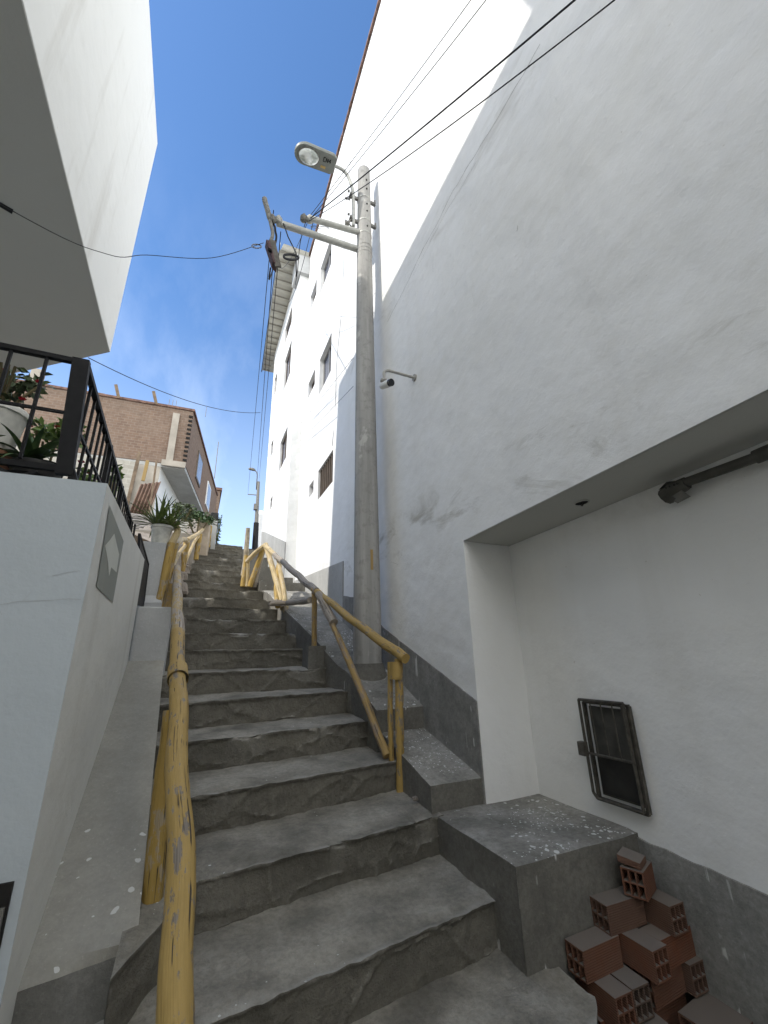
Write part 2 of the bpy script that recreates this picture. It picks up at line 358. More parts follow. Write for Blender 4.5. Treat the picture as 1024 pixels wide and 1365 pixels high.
# ------------------------------------------------------------------ stairs
def zk(k): return -.814 + .18 * (k - 2)
def yk(k): return 2.15 + .45 * (k - 2)
XL = [(0, .06), (1.83, -.058), (4.0, -.2), (5.3, -.2), (7.0, -.25), (9.0, -.13), (11.3, .17)]
XR_STAIR = {-3: 1.5, -2: 1.5, -1: 1.5, 0: 1.46, 1: 1.36, 2: 1.335, 3: 1.33, 4: 1.31, 5: 1.30, 6: 1.22, 7: 1.18, 8: 1.15, 9: 1.12, 10: 1.08, 11: 1.04, 12: 1.0, 13: .93}
def n3(x, y, z): return NZ.noise(V((x, y, z)))
def fbm(x, y, z, o=4):
    s = 0; a = 1; f = 1
    for _ in range(o): s += a * n3(x * f, y * f, z * f); a *= .5; f *= 2.03
    return s
def build_stairs():
    mb = MB()
    def flight(k0, k1, xr, fine):
        for k in range(k0, k1 + 1):
            near = k <= 5
            nu = 150 if k <= 3 else (90 if k <= 7 else 50)
            nr, nt = (16, 22) if k <= 3 else ((12, 12) if k <= 7 else (8, 7))
            depth = .45 if k < k1 else .75
            xl = interp(XL, yk(k)); xrr = xr(k)
            amp = 1.0
            prof = []
            for i in range(nr): prof.append(('r', i / nr))
            prof.append(('e', 0))
            for i in range(1, nt + 1): prof.append(('t', i / nt))
            rows = []
            for (typ, t) in prof:
                row = []
                for j in range(nu + 1):
                    u = j / nu; x = lerp(xl - .03, xrr, u); y0 = yk(k) + .136 * (x - .0)
                    zb, zt = zk(k) - .20, zk(k)
                    if k == 2 and x < .12: y0 -= (.12 - x) * 1.9
                    sx = x * 1.0 + k * 7.31
                    ed = .011 * fbm(sx * 1.7, k * 3.1, 0, 3) + .006 * fbm(sx * 17, k * 3.1, 4, 3)                    # wavy nosing
                    chip = max(0, fbm(sx * 3.6, 5.5 + k, 2, 4) - .25) * .10      # broken edge
                    chip = min(chip, .055)
                    if typ == 'r' or typ == 'e':
                        z = lerp(zb, zt, t) if typ == 'r' else zt
                        y = y0 + ed
                        h = (z - zb) / (zt - zb)
                        px, pz = sx * 2.6 + .25 * n3(sx * 3, z * 4, k), z * 5.2 + .3 * n3(sx * 3, z * 4, k + 9)
                        d, pp = NZ.voronoi(V((px, pz, k * 2.7)))
                        gap = d[1] - d[0]
                        ridge = max(0, 1 - gap / .11)
                        slab = (n3(pp[0][0] * 9.1, pp[0][1] * 7.3, pp[0][2]) * .5) * (.014 if k <= 3 else .022)
                        y += (slab - ridge * (.011 if k <= 3 else .014) + .007 * fbm(sx * 5, z * 7, k) + .005 * fbm(sx * 19, z * 19, k, 3)) * amp * (0.35 + .65 * min(1, (1 - h) * 5 + .3))
                        # nosing lip
                        lip = max(0, (h - .86) / .14); y -= .022 * lip * (1 - min(1, chip / .03))
                        if chip > 0: y += chip * .9 * max(0, (h - .45) / .55); 
                        if typ == 'e': z -= chip * .45 + .010 + .006 * n3(sx * 12, k, 3); y += .004
                        if h > .8 and typ == 'r': z -= chip * .6 * (h - .8) / .2 + .012 * (h - .8) / .2
                    else:
                        y = lerp(y0 + ed, y0 + depth, t)
                        if t < .25: y = max(y, y0 + ed + chip * .6 * (1 - t * 4))
                        z = zt - .030 * (1 - t) ** 1.4 * .55 + .008 * fbm(sx * 3.2, y * 4.2, k, 4) + .004 * fbm(sx * 15, y * 15, k, 4)
                        if t < .3: z -= chip * .35 * (1 - t / .3)
                        dt, pt = NZ.voronoi(V((sx * 2.1 + .3 * n3(sx * 2, y * 2, 3), y * 2.6 + .3 * n3(sx * 2, y * 2, 8), k * 1.3))); g_ = dt[1] - dt[0]
                        z += .005 * n3(pt[0][0] * 8, pt[0][1] * 9, 2) * min(1, g_ / .05) - .002 * max(0, 1 - g_ / .05)
                        if k <= 2: z += .014 * max(0, fbm(sx * 2.3 + 4, y * 3.1, 7, 4) - .1)
                    if k == 0 and x > 1.2:                                      # rounded free corner by the bricks
                        q = (x - 1.2) / .26
                        if typ != 't': y += .10 * q ** 3
                        else: y += .10 * q ** 3 * (1 - t)
                    row.append(mb.add([(x, y, z)]))
                rows.append(row)
            for a, b in zip(rows, rows[1:]):
                for j in range(nu): mb.face([a[j], a[j + 1], b[j + 1], b[j]])
            # side skirts
            for j, rev in ((0, False), (nu, True)):
                low = [mb.add([(mb.v[r[j]][0] + (.02 if rev else -.02) * 0, mb.v[r[j]][1], zk(k) - .75)]) for r in rows]
                for q in range(len(rows) - 1):
                    f = [rows[q][j], rows[q + 1][j], low[q + 1], low[q]]
                    mb.face(f[::-1] if rev else f)
    flight(-3, 13, lambda k: XR_STAIR[k], True)
    flight(14, 22, lambda k: lerp(.64, .92, (k - 14) / 8), False)
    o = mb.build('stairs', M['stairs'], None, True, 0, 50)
    return tag(o, 'worn grey concrete staircase climbing between white walls', 'stairs', None, 'structure')
build_stairs()

# ------------------------------------------------------------------ ground and hard landscaping
def ground_z(y):
    return interp([(-60, -14), (-3, -2.6), (1.2, -1.75), (1.4, -1.72), (11.3, 2.3), (12.0, 2.66), (60, 13.6), (140, 28)], y)
def build_ground():
    mb = MB(); xs = [-120, -60, -30, -15, -8, -4, -2, 0, 2, 4, 8, 15, 30, 60, 120]; ys = [-60, -30, -12, -6, -3, -1, .5, 1.2, 1.4, 3, 6, 9, 11.3, 12.0, 14, 17, 20, 24, 28, 34, 42, 60, 90, 140]
    g = [[mb.add([(x, y, ground_z(y) + (.15 * n3(x * .3, y * .3, 1) if abs(x) > 3 else 0))]) for x in xs] for y in ys]
    for a, b in zip(g, g[1:]):
        for j in range(len(xs) - 1): mb.face([a[j], a[j + 1], b[j + 1], b[j]])
    tag(mb.build('ground', M['ground'], None, True), 'dusty sloping ground under the buildings', 'ground', None, 'structure')
build_ground()

mb = MB()                                                     # cement floor of the recess holding the bricks
mb.box(1.36, 2.10, -6, 1.78, -1.9, -1.40)
tag(mb.build('paving', M['cement']), 'grey cement floor of the wall recess', 'paving', None, 'structure')

def build_sidewalk():
    mb = MB()
    def slab(x0, x1, y0, y1, z0, z1, nx=18, ny=18, zt=None):
        g = []
        for i in range(ny + 1):
            r = []
            for j in range(nx + 1):
                x, y = lerp(x0, x1, j / nx), lerp(y0, y1, i / ny)
                z = (zt(y) if zt else z1) + .004 * fbm(x * 4, y * 4, 3) + .0015 * fbm(x * 20, y * 20, 1, 2)
                e = min(j, nx - j, i) == 0
                r.append(mb.add([(x, y, z - (.006 if e else 0))]))
            g.append(r)
        for a, b in zip(g, g[1:]):
            for j in range(nx): mb.face([a[j], a[j + 1], b[j + 1], b[j]])
        f = [mb.add([(mb.v[q][0] + .003 * n3(mb.v[q][0] * 9, 0, 0), mb.v[q][1] - .004, z0)]) for q in g[0]]
        for j in range(nx): mb.face([f[j], f[j + 1], g[0][j + 1], g[0][j]])
        l = [mb.add([(x0 - .004, mb.v[r[0]][1], z0)]) for r in g]
        for a in range(ny): mb.face([g[a][0], g[a + 1][0], l[a + 1], l[a]])
    slab(1.303, 2.06, 1.70, 2.62, -1.9, -.825)                # ledge in front of the recess
    slab(1.29, 1.72, 2.36, 3.30, -1.6, -.69, zt=lambda y: lerp(-.69, -.52, (y - 2.36) / .68))
    slab(1.255, 1.72, 3.04, 3.9, -1.3, -.36, zt=lambda y: interp([(3.04, -.37), (3.35, -.245), (3.7, -.13), (3.9, -.05)], y))
    # sloping pavement beside the stairs
    XE = [(3.6, 1.262), (4.3, 1.15), (5.2, 1.06), (6.1, .98), (7.0, .90)]
    ZP = [(3.6, -.165), (3.9, -.055), (4.3, .14), (5.3, .50), (6.5, .93), (7.0, 1.03)]
    ny = 60; nx = 14; g = []
    for i in range(ny + 1):
        y = lerp(3.6, 7.03, i / ny); r = []
        for j in range(nx + 1):
            x = lerp(interp(XE, y), 1.72, j / nx); z = interp(ZP, y) + .010 * fbm(x * 3, y * 3, 8) + .003 * fbm(x * 14, y * 14, 8, 2)
            if y > 5.6: z = lerp(z, math.floor((y - 5.6) / .34) * .14 + .60, .0)
            r.append(mb.add([(x, y, z - (.008 if j == 0 else 0))]))
        g.append(r)
    for a, b in zip(g, g[1:]):
        for j in range(nx): mb.face([a[j], a[j + 1], b[j + 1], b[j]])
    l = [mb.add([(mb.v[r[0]][0] - .003, mb.v[r[0]][1], mb.v[r[0]][2] - 1.0)]) for r in g]
    for a in range(ny): mb.face([g[a][0], g[a + 1][0], l[a + 1], l[a]])
    slab(.88, 1.72, 7.0, 7.92, .3, 1.18, 10, 10)
    slab(.70, 1.60, 7.9, 8.9, .5, 1.42, 10, 8)
    slab(.72, 1.60, 8.88, 10.0, .8, 1.80, 10, 8)
    slab(.80, 1.60, 9.98, 11.2, 1.2, 2.24, 10, 8)
    slab(.88, 1.60, 11.18, 13.6, 1.6, 2.70, 10, 8)
    # little curb block that carries the middle post of the rail
    mb.box(1.02, 1.19, 4.15, 4.40, -.4, .095)
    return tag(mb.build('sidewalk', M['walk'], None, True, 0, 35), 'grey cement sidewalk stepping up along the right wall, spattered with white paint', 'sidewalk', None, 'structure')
build_sidewalk()

def build_ramp():
    mb = MB(); W = lambda y: -.33 - .05 * (y - 1.68); R = lambda y: -.058 - .0655 * (y - 1.83)
    ny, nx = 40, 10; g = []
    for i in range(ny + 1):
        y = lerp(1.82, 4.1, i / ny); r = []
        for j in range(nx + 1):
            x = lerp(W(y) - .05, R(y), j / nx); yy = y + (.07 * (j / nx) if i == 0 else 0)
            r.append(mb.add([(x, yy, -.85 + .392 * (y - 1.85) + .004 * fbm(x * 5, y * 3, 2) - (.005 if j == nx else 0) - (.006 if i == 0 else 0))]))
        g.append(r)
    for a, b in zip(g, g[1:]):
        for j in range(nx): mb.face([a[j], a[j + 1], b[j + 1], b[j]])
    f = [mb.add([(mb.v[q][0], mb.v[q][1] + .012, -1.6)]) for q in g[0]]
    mb.mi = 1  # front face: its shade put into a darker cement colour
    for j in range(nx): mb.face([f[j], f[j + 1], g[0][j + 1], g[0][j]])
    mb.mi = 0
    l = [mb.add([(mb.v[r[-1]][0] + .004 * n3(0, mb.v[r[-1]][1] * 6, 1), mb.v[r[-1]][1], mb.v[r[-1]][2] - .8)]) for r in g]
    for a in range(ny): mb.face([g[a + 1][-1], g[a][-1], l[a], l[a + 1]])
    mb.poly([(-3, -2, -2.46), (R(1.3) + .0, -2, -2.46), (R(1.83) - .005, 1.95, -.985), (-3, 1.95, -.985)])
    mb.poly([(R(1.3), -2, -2.46), (R(1.3), -2, -3.2), (R(1.83) - .005, 1.95, -1.7), (R(1.83) - .005, 1.95, -.985)])
    return tag(mb.build('ramp', [M['ramp'], M['ramp_front_shade']], None, True, 0, 35), 'narrow smooth cement ramp between the left wall and the stairs', 'ramp', None, 'structure')
build_ramp()

# ------------------------------------------------------------------ right white building
def wall_grid(mb, X, yr, zr, holes, depth, topf=None, sofz=None):
    """facade in the plane x = X facing -x, with rectangular holes (y0,y1,z0,z1) and reveals"""
    ys = sorted(set([yr[0], yr[1]] + [v for h in holes for v in h[:2] if yr[0] < v < yr[1]] + [yr[0] + (yr[1] - yr[0]) * i / 12 for i in range(1, 12)]))
    zs = sorted(set([zr[0], zr[1]] + [v for h in holes for v in h[2:4] if zr[0] < v < zr[1]]))
    def P(x, y, z):
        if topf and abs(z - zr[1]) < 1e-6: z = topf(y)
        if sofz is not None and abs(z - sofz) < 1e-6 and y < 2.35: z = sofz + .034 * (2.345 - y)
        return (x, y, z)
    for a, b in zip(ys, ys[1:]):
        for c, d in zip(zs, zs[1:]):
            my, mz = (a + b) / 2, (c + d) / 2
            if any(h[0] < my < h[1] and h[2] < mz < h[3] for h in holes): continue
            mb.poly([P(X, b, c), P(X, a, c), P(X, a, d), P(X, b, d)])
    for h in holes:
        y0, y1, z0, z1 = h[:4]; D = X + (h[4] if len(h) > 4 else depth)
        a, b, c, d = P(X, y0, z0), P(X, y1, z0), P(X, y1, z1), P(X, y0, z1)
        A, B, C, Dd = P(D, y0, z0), P(D, y1, z0), P(D, y1, z1), P(D, y0, z1)
        for q in ((a, b, B, A), (b, c, C, B), (c, d, Dd, C), (d, a, A, Dd)): mb.poly(q)
        mb.poly([A, B, C, Dd])
WALLX = 1.64
ALC = (-9.0, 2.345, -2.6, .733, .392)
WINS = [(5.87, 6.70, 7.11, 7.86, .14), (5.74, 6.52, 4.57, 5.37, .14), (5.53, 6.39, 2.45, 2.985, .14)]
SMALL = [(7.0, 7.58, 7.48, 7.92, .14), (6.87, 7.43, 5.06, 5.43, .14), (6.70, 7.02, 2.72, 2.955, .14)]
roofz = lambda y: 10.17 - .090 * y
def build_right():
    root = thing('white_building', (1.64, 2.345, -1.4), 'tall white plastered building along the right side, with a deep recess near the ground', 'building')
    mb = MB()
    wall_grid(mb, WALLX, (-9, 7.9), (-2.6, 9.6), [ALC] + WINS + SMALL, .14, roofz, .733)
    mb.poly([(1.64, -9, -2.6), (6, -9, -2.6), (6, -9, roofz(-9)), (1.64, -9, roofz(-9))]); mb.poly([(6, 7.9, -2), (1.64, 7.9, -2), (1.64, 7.9, roofz(7.9)), (6, 7.9, roofz(7.9))])
    mb.poly([(1.64, -9, roofz(-9)), (6, -9, roofz(-9)), (6, 7.9, roofz(7.9)), (1.64, 7.9, roofz(7.9))]); mb.poly([(6, -9, -2.6), (6, 7.9, -2.6), (6, 7.9, roofz(7.9)), (6, -9, roofz(-9))])
    # cracks and spalls, thin ribbons in the plaster
    mb.mi = 1
    def crack(pts, w, X=1.6388):
        for (a, b) in zip(pts, pts[1:]):
            n = 7; prev = None
            for i in range(n + 1):
                t = i / n; y, z = lerp(a[0], b[0], t), lerp(a[1], b[1], t); z += .012 * fbm(y * 9, z * 3, 1, 3) + .008 * n3(y * 31, 0, 2)
                ww = w * (.45 + .9 * abs(n3(y * 11, z * 11, 4)))
                cur = ((X, y, z - ww), (X, y, z + ww))
                if prev: mb.poly([prev[0], prev[1], cur[1], cur[0]])
                prev = cur
    crack([(1.01, 3.71), (1.4, 3.715), (1.75, 3.75), (2.04, 3.785), (2.3, 3.735), (2.59, 3.73), (3.05, 3.635), (3.45, 3.60)], .0032)
    crack([(1.7, 3.66), (2.2, 3.69), (2.8, 3.62)], .0014)
    crack([(1.8, 6.36), (2.3, 6.31), (3.1, 6.27)], .0016); crack([(2.55, 8.36), (3.6, 8.25)], .0018)
    crack([(3.4, .78), (3.55, .83)], .0010); crack([(1.43, 2.61), (1.445, 2.575)], .0045); crack([(1.005, 2.96), (1.012, 2.92)], .0030)
    mb.build('wall', [M['wall'], M['crack']], root)
    # grey cement band along the foot of the wall, with a step in it
    b = MB(); top = [(2.349, -.285), (2.65, -.168), (3.30, .07), (3.79, .257), (4.52, .617), (4.98, .70)]
    n = 60
    for (tab, y0, y1, th) in ((top, 2.349, 4.98, .010), ([(4.98, 1.135), (7.9, 1.36)], 4.98, 7.89, .012)):
        b.mi = 1 if y0 > 4 else 0  # far band paler: the sunlight on it put into the cement colour
        for i in range(n):
            a, c = lerp(y0, y1, i / n), lerp(y0, y1, (i + 1) / n)
            za, zc = interp(tab, a) + .004 * n3(a * 9, 0, 0), interp(tab, c) + .004 * n3(c * 9, 0, 0); X = 1.64 - th
            b.poly([(X, c, -1.4), (X, a, -1.4), (X, a, za), (X, c, zc)]); b.poly([(X, a, za), (1.641, a, za), (1.641, c, zc), (X, c, zc)])
        b.mi = 0
        b.poly([(1.64 - th, y0, -1.4), (1.6405, y0, -1.4), (1.6405, y0, interp(tab, y0)), (1.64 - th, y0, interp(tab, y0))])
    b.build('wainscot', [M['cement'], M['cement_lt']], root)
    b = MB(); prev = None                                        # band inside the recess
    for i in range(60):
        y = lerp(1.705, -6, (i / 59) ** 1.6); z = -.846 - .047 * (1.705 - y) + .010 * fbm(y * 7, 0, 3)
        cur = ((2.0235, y, -1.5), (2.0235, y, z), (2.034, y, z + .002))
        if prev: b.poly([prev[0], cur[0], cur[1], prev[1]][::-1]); b.poly([prev[1], cur[1], cur[2], prev[2]][::-1])
        prev = cur
    b.build('wainscot', M['cement'], root)
    # painted soffit of the recess
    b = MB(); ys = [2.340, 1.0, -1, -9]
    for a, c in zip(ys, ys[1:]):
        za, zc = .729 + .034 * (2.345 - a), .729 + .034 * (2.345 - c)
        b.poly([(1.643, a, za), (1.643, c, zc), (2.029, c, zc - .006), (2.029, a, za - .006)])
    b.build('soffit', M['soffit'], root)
    b = MB(); rng = random.Random(3)                             # torn hole of a missing ceiling light
    c = V((1.845, 1.512, .752)); pts = []
    for i in range(18):
        a = 2 * pi * i / 18; r = .030 * (1 + .3 * n3(cos(a) * 2, sin(a) * 2, 5)); pts.append((c.x + r * cos(a), c.y + r * 1.15 * sin(a), c.z + .034 * (1.512 - c.y - r * 1.15 * sin(a)) - .0025))
    b.poly(pts[::-1]); b.tube([(1.83, 1.50, .752), (1.838, 1.515, .738), (1.852, 1.52, .736), (1.86, 1.51, .75)], .003, 6)
    h = b.build('light_socket', M['dark'], root)
    b = MB(); b.tube([(1.845 + .034 * cos(2 * pi * i / 16), 1.512 + .038 * sin(2 * pi * i / 16), .750 - .0013 * sin(2 * pi * i / 16)) for i in range(17)], .0035, 6, False)
    b.build('socket_rim', M['soffit'], h)
    # brown tile cap along the roof edge
    b = MB()
    for i in range(150):
        a, c = lerp(-9, 7.9, i / 150), lerp(-9, 7.9, (i + 1) / 150); j = .012 * n3(a * 7, 1, 1)
        b.box(1.60 + j, 1.80, a + .002, c, min(roofz(a), roofz(c)) - .03 + j, roofz(a) + .040 + j)
    b.build('roof_cap', M['rail_brown'], root)
    # windows
    for i, w in enumerate(WINS + SMALL):
        y0, y1, z0, z1 = w[:4]; X = WALLX + .075
        f = MB(); t = .035 if i < 3 else .028
        f.box(X, X + .04, y0, y1, z0, z0 + t); f.box(X, X + .04, y0, y1, z1 - t, z1); f.box(X, X + .04, y0, y0 + t, z0 + t, z1 - t); f.box(X, X + .04, y1 - t, y1, z0 + t, z1 - t)
        if i < 2: f.box(X - .004, X + .04, (y0 + y1) / 2 - .018, (y0 + y1) / 2 + .018, z0 + t, z1 - t); f.box(X, X + .03, y0 + .20, y0 + .222, z0 + t, z1 - t)
        fo = f.build('window', M['alu'] if i < 2 else M['frame'], root)
        p = MB(); p.box(X + .02, X + .03, y0 + t, y1 - t, z0 + t, z1 - t); p.build('pane', M['glass'], fo)
        if i == 2:
            for q in range(8):
                bb = MB(); yy = lerp(y0 + .06, y1 - .06, q / 7); bb.box(X - .05, X - .018, yy - .014, yy + .014, z0, z1); bb.build('window_bar', M['frame'], fo)
    # meter hatch with a hinged grille low in the recess
    ht = MB(); X = 2.030
    def hp(u, v): return lerp(1.885, 1.605, u), lerp(-.272, -.725, v)      # u to the near side, v down
    y0, y1, z0, z1 = 1.600, 1.872, -.728, -.272
    ht.box(X - .012, X + .004, y0 + .02, y1 - .02, z0 + .02, z1 - .02)
    hat = ht.build('hatch', M['hatchpanel'], root)
    lo = MB(); lo.box(X - .017, X - .0125, y0 + .03, y1 - .03, z0 + .03, -.528); lo.build('lower_panel', M['hatchdark'], hat)
    fr = MB()
    for a, c in (((y0, z0), (y1, z0)), ((y1, z0), (y1, z1)), ((y1, z1), (y0, z1)), ((y0, z1), (y0, z0))):
        fr.bar((X - .02, a[0], a[1]), (X - .02, c[0], c[1]), .014, .02, (1, 0, 0))
    fr.build('hatch_frame', M['hatchbar'], hat)
    gr = MB(); XX = X - .036                                        # grille door standing a little open
    def G(u, v): return (XX - .012 * (u), lerp(y0 + .015, y1 + .008, u), lerp(z0 + .005, z1 + .012, v))
    loop = [G(0, 0), G(.92, 0), G(1, .05), G(1, 1), G(0, 1), G(0, 0)]
    for a, c in zip(loop, loop[1:]): gr.tube([a, c], .0075, 8)
    gr.tube([G(0, .44), G(1, .44)], .0065, 8)
    for u in (.25, .5, .74): gr.tube([G(u, .44), G(u, 1)], .0035, 6)
    gr.tube([G(.0, .02), G(.05, .98)], .006, 6)
    for v in (.06, .94): gr.tube([G(0, v), (X - .01, y0 + .015, G(0, v)[2])], .006, 6)
    gr.build('grille_door', M['hatchbar'], hat)
    lk = MB(); q = G(1, .48); lk.box(q[0] - .022, q[0] + .012, q[1] - .004, q[1] + .040, q[2] - .035, q[2] + .032); lk.build('lock_box', M['hatchbar'], hat, False, .004)
    return root
build_right()

# conduit under the lintel and its torn junction
t = thing('conduit_pipe', (1.945, 1.06, .69), 'dark round conduit fixed high in the wall recess, ending in a torn junction box', 'pipe')
b = MB(); b.tube([(1.955, 1.045, .700), (1.955, .78, .700), (1.955, .76, .702)], .021, 16); b.tube([(1.955, .735, .705), (1.955, -2.5, .80)], .021, 16); b.build('pipe', M['pipe'], t, True, 0, 40)
b = MB(); b.tube([(1.955, .775, .701), (1.955, .72, .705)], .028, 16); b.build('pipe_collar', M['pipe'], t, True, 0, 40)
b = MB(); b.tube([(1.965, 1.150, .668), (1.958, 1.10, .686), (1.957, 1.04, .697)], [.040, .038, .029], 10, True, .12, 2); jb = b.build('junction_fitting', M['pipe'], t, True, 0, 30)
b = MB(); b.poly([(1.938, 1.158, .705), (1.93, 1.11, .726), (1.98, 1.10, .735), (2.01, 1.14, .72)]); b.build('torn_flap', M['galv_dk'], jb); b = MB(); b.poly([(1.935, 1.12, .650), (1.93, 1.055, .664), (1.985, 1.055, .640), (1.99, 1.12, .630)]); b.build('torn_flap', M['galv_dk'], jb)
for k_, (yy) in enumerate((1.112, 1.098, 1.076, 1.062)):
    b = MB(); b.lathe([(.005, 0), (.005, .003)], (0, 0, 0), 10); b.v = [(1.9245 - z if True else 0, yy + x, .696 + y) for (x, y, z) in b.v]; b.build('fitting_hole', M['dark'], jb)

# surveillance camera
t = thing('security_camera', (1.638, 2.89, 2.45), 'small white bullet camera on a curved grey arm fixed to the right wall', 'camera')
b = MB(); b.tube([(1.639, 2.89, 2.45), (1.626, 2.89, 2.45)], .034, 16); b.build('wall_plate', M['cam_arm'], t, True, 0, 40)
b = MB(); P = [(1.63, 2.89, 2.45), (1.50, 2.893, 2.455), (1.39, 2.896, 2.46)]
for i in range(9):
    a = pi / 2 * i / 8; P.append((1.375 - .05 * sin(a), 2.898, 2.411 + .05 * cos(a)))
P.append((1.325, 2.898, 2.335)); b.tube(P, .013, 12); b.build('arm', M['cam_arm'], t, True, 0, 40)
b = MB(); b.lathe([(.016, .02), (.034, .012), (.036, -.004), (.02, -.018)], (1.325, 2.898, 2.335), 20); b.build('joint', M['cam_arm'], t, True, 0, 40)
b = MB(); b.tube([(1.318, 2.955, 2.315), (1.325, 2.94, 2.311), (1.347, 2.850, 2.284), (1.352, 2.835, 2.279)], [.026, .034, .034, .031], 16); h = b.build('housing', M['white_cam'], t, True, 0, 40)
b = MB(); b.tube([(1.3505, 2.838, 2.2805), (1.3575, 2.812, 2.272)], [.033, .033], 16); b.build('lens', M['glassblack'], h, True, 0, 40)

# ------------------------------------------------------------------ second white block with corrugated eave
def build_block2():
    root = thing('white_apartment_block', (1.43, 7.9, 1.2), 'white block standing forward farther up the stairs, under a corrugated eave', 'building')
    wins = [(8.45, 9.33, 4.16, 4.95), (8.55, 9.45, 6.45, 7.45), (8.75, 9.75, 8.15, 8.75), (10.75, 11.25, 7.4, 8.1), (10.6, 11.0, 5.3, 5.75), (10.05, 10.4, 3.55, 3.85)]
    mb = MB(); wall_grid(mb, 1.43, (7.9, 11.6), (0, 9.42), wins, .12)
    mb.poly([(1.43, 7.9, 0), (5, 7.9, 0), (5, 7.9, 9.42), (1.43, 7.9, 9.42)]); mb.poly([(5, 11.6, 0), (1.43, 11.6, 0), (1.43, 11.6, 9.42), (5, 11.6, 9.42)])
    mb.poly([(1.43, 7.9, 9.42), (5, 7.9, 9.42), (5, 11.6, 9.42), (1.43, 11.6, 9.42)])
    mb.build('wall', M['wall_far'], root)
    for w in wins:
        y0, y1, z0, z1 = w; X = 1.43 + .05; f = MB(); t = .035
        f.box(X, X + .04, y0, y1, z0, z0 + t); f.box(X, X + .04, y0, y1, z1 - t, z1); f.box(X, X + .04, y0, y0 + t, z0 + t, z1 - t); f.box(X, X + .04, y1 - t, y1, z0 + t, z1 - t)
        if y1 - y0 > .7: f.box(X - .003, X + .04, (y0 + y1) / 2 - .016, (y0 + y1) / 2 + .016, z0 + t, z1 - t)
        fo = f.build('window', M['frame'], root); p = MB(); p.box(X + .02, X + .03, y0 + t, y1 - t, z0 + t, z1 - t); p.build('pane', M['glass'], fo)
    b = MB(); b.poly([(1.418, 11.59, .5), (1.418, 7.89, .5), (1.418, 7.89, 2.10), (1.418, 10.9, 3.12), (1.418, 11.59, 3.33)]); b.poly([(1.418, 7.89, 2.10), (1.4305, 7.89, 2.10), (1.4305, 10.9, 3.12), (1.418, 10.9, 3.12)]); b.build('wainscot', M['cement_lt'], root)
    # eave: corrugated sheet seen from below
    b = MB(); n = 160; prev = None
    for i in range(n + 1):
        t = i / n; y = lerp(7.72, 12.75, t); z = 9.44 + .022 * cos(2 * pi * i / 8)
        xa = lerp(.90, 1.18, max(0, (y - 7.98) / 4.6)) if y > 7.95 else .90 + (7.95 - y) * .3
        cur = [(xa, y, z), (1.75, y, z)]
        if prev: b.poly([prev[0], prev[1], cur[1], cur[0]])
        prev = cur
    ev = b.build('eave_sheet', M['eave'], root, True, 0, 60)
    for i in range(18):
        y = lerp(7.9, 12.6, i / 17); b = MB(); xa = lerp(.91, 1.18, max(0, (y - 7.98) / 4.6)); b.bar((xa, y, 9.395), (1.425, y, 9.395), .022, .03); b.build('eave_rib', M['eave_rib'], ev)
    b = MB(); b.bar((.885, 7.74, 9.45), (1.175, 12.76, 9.45), .02, .07); b.build('eave_fascia', M['galv'], root)
    b = MB(); b.box(1.32, 1.64, 7.80, 8.35, 8.85, 9.40); b.build('corbel_box', M['block'], root)
    return root
build_block2()

# ------------------------------------------------------------------ left white house with overhanging upper storey
def build_left():
    root = thing('white_house', (-1.25, 4.9, .59), 'white house on the left whose upper storey overhangs the terrace', 'house')
    zs = lambda y: 3.40 + .026 * (4.9 - y); zt = lambda y: 7.07 + .030 * (4.9 - y)
    plan = [(-1.25, -.9), (-1.25, 4.906), (-6.5, 4.906), (-6.5, -.9)]
    mb = MB(); mb.prism(plan, [zs(p[1]) + .004 for p in plan], [zt(p[1]) for p in plan])
    mb.build('upper_storey', M['house'], root, False, .006)
    mb = MB(); mb.prism([(-1.262, 4.909), (-2.56, 5.875), (-6.5, 8.79), (-6.5, 4.909)], 3.412, 3.52); mb.build('balcony_slab', M['house'], root)
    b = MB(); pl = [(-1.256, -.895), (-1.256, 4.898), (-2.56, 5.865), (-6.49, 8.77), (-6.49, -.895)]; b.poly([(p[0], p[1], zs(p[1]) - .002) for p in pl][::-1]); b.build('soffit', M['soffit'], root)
    b = MB(); P_ = [(-6.2, -9), (-1.30, -9), (-1.30, .95), (-2.75, .95), (-2.75, 5.5), (-6.2, 5.5)]; b.prism(P_, -3.4, [zs(p[1]) - .003 for p in P_]); b.build('lower_storey_blocker', M['house'], root)  # near wing added out of view, keeping light off the terrace front
    b = MB(); b.box(-1.60, -1.256, -.8, .55, 7.20, 7.62); b.tube([(-1.42, .45, 7.4), (-1.42, .46, 7.75)], [.17, .22], 14); b.build('roof_kerb', M['house'], root)
    b = MB(); b.tube([(-1.86, 3.28, 3.445), (-1.70, 3.352, 3.437)], .022, 14); b.build('soffit_light', M['black'], root, True, 0, 40)
build_left()

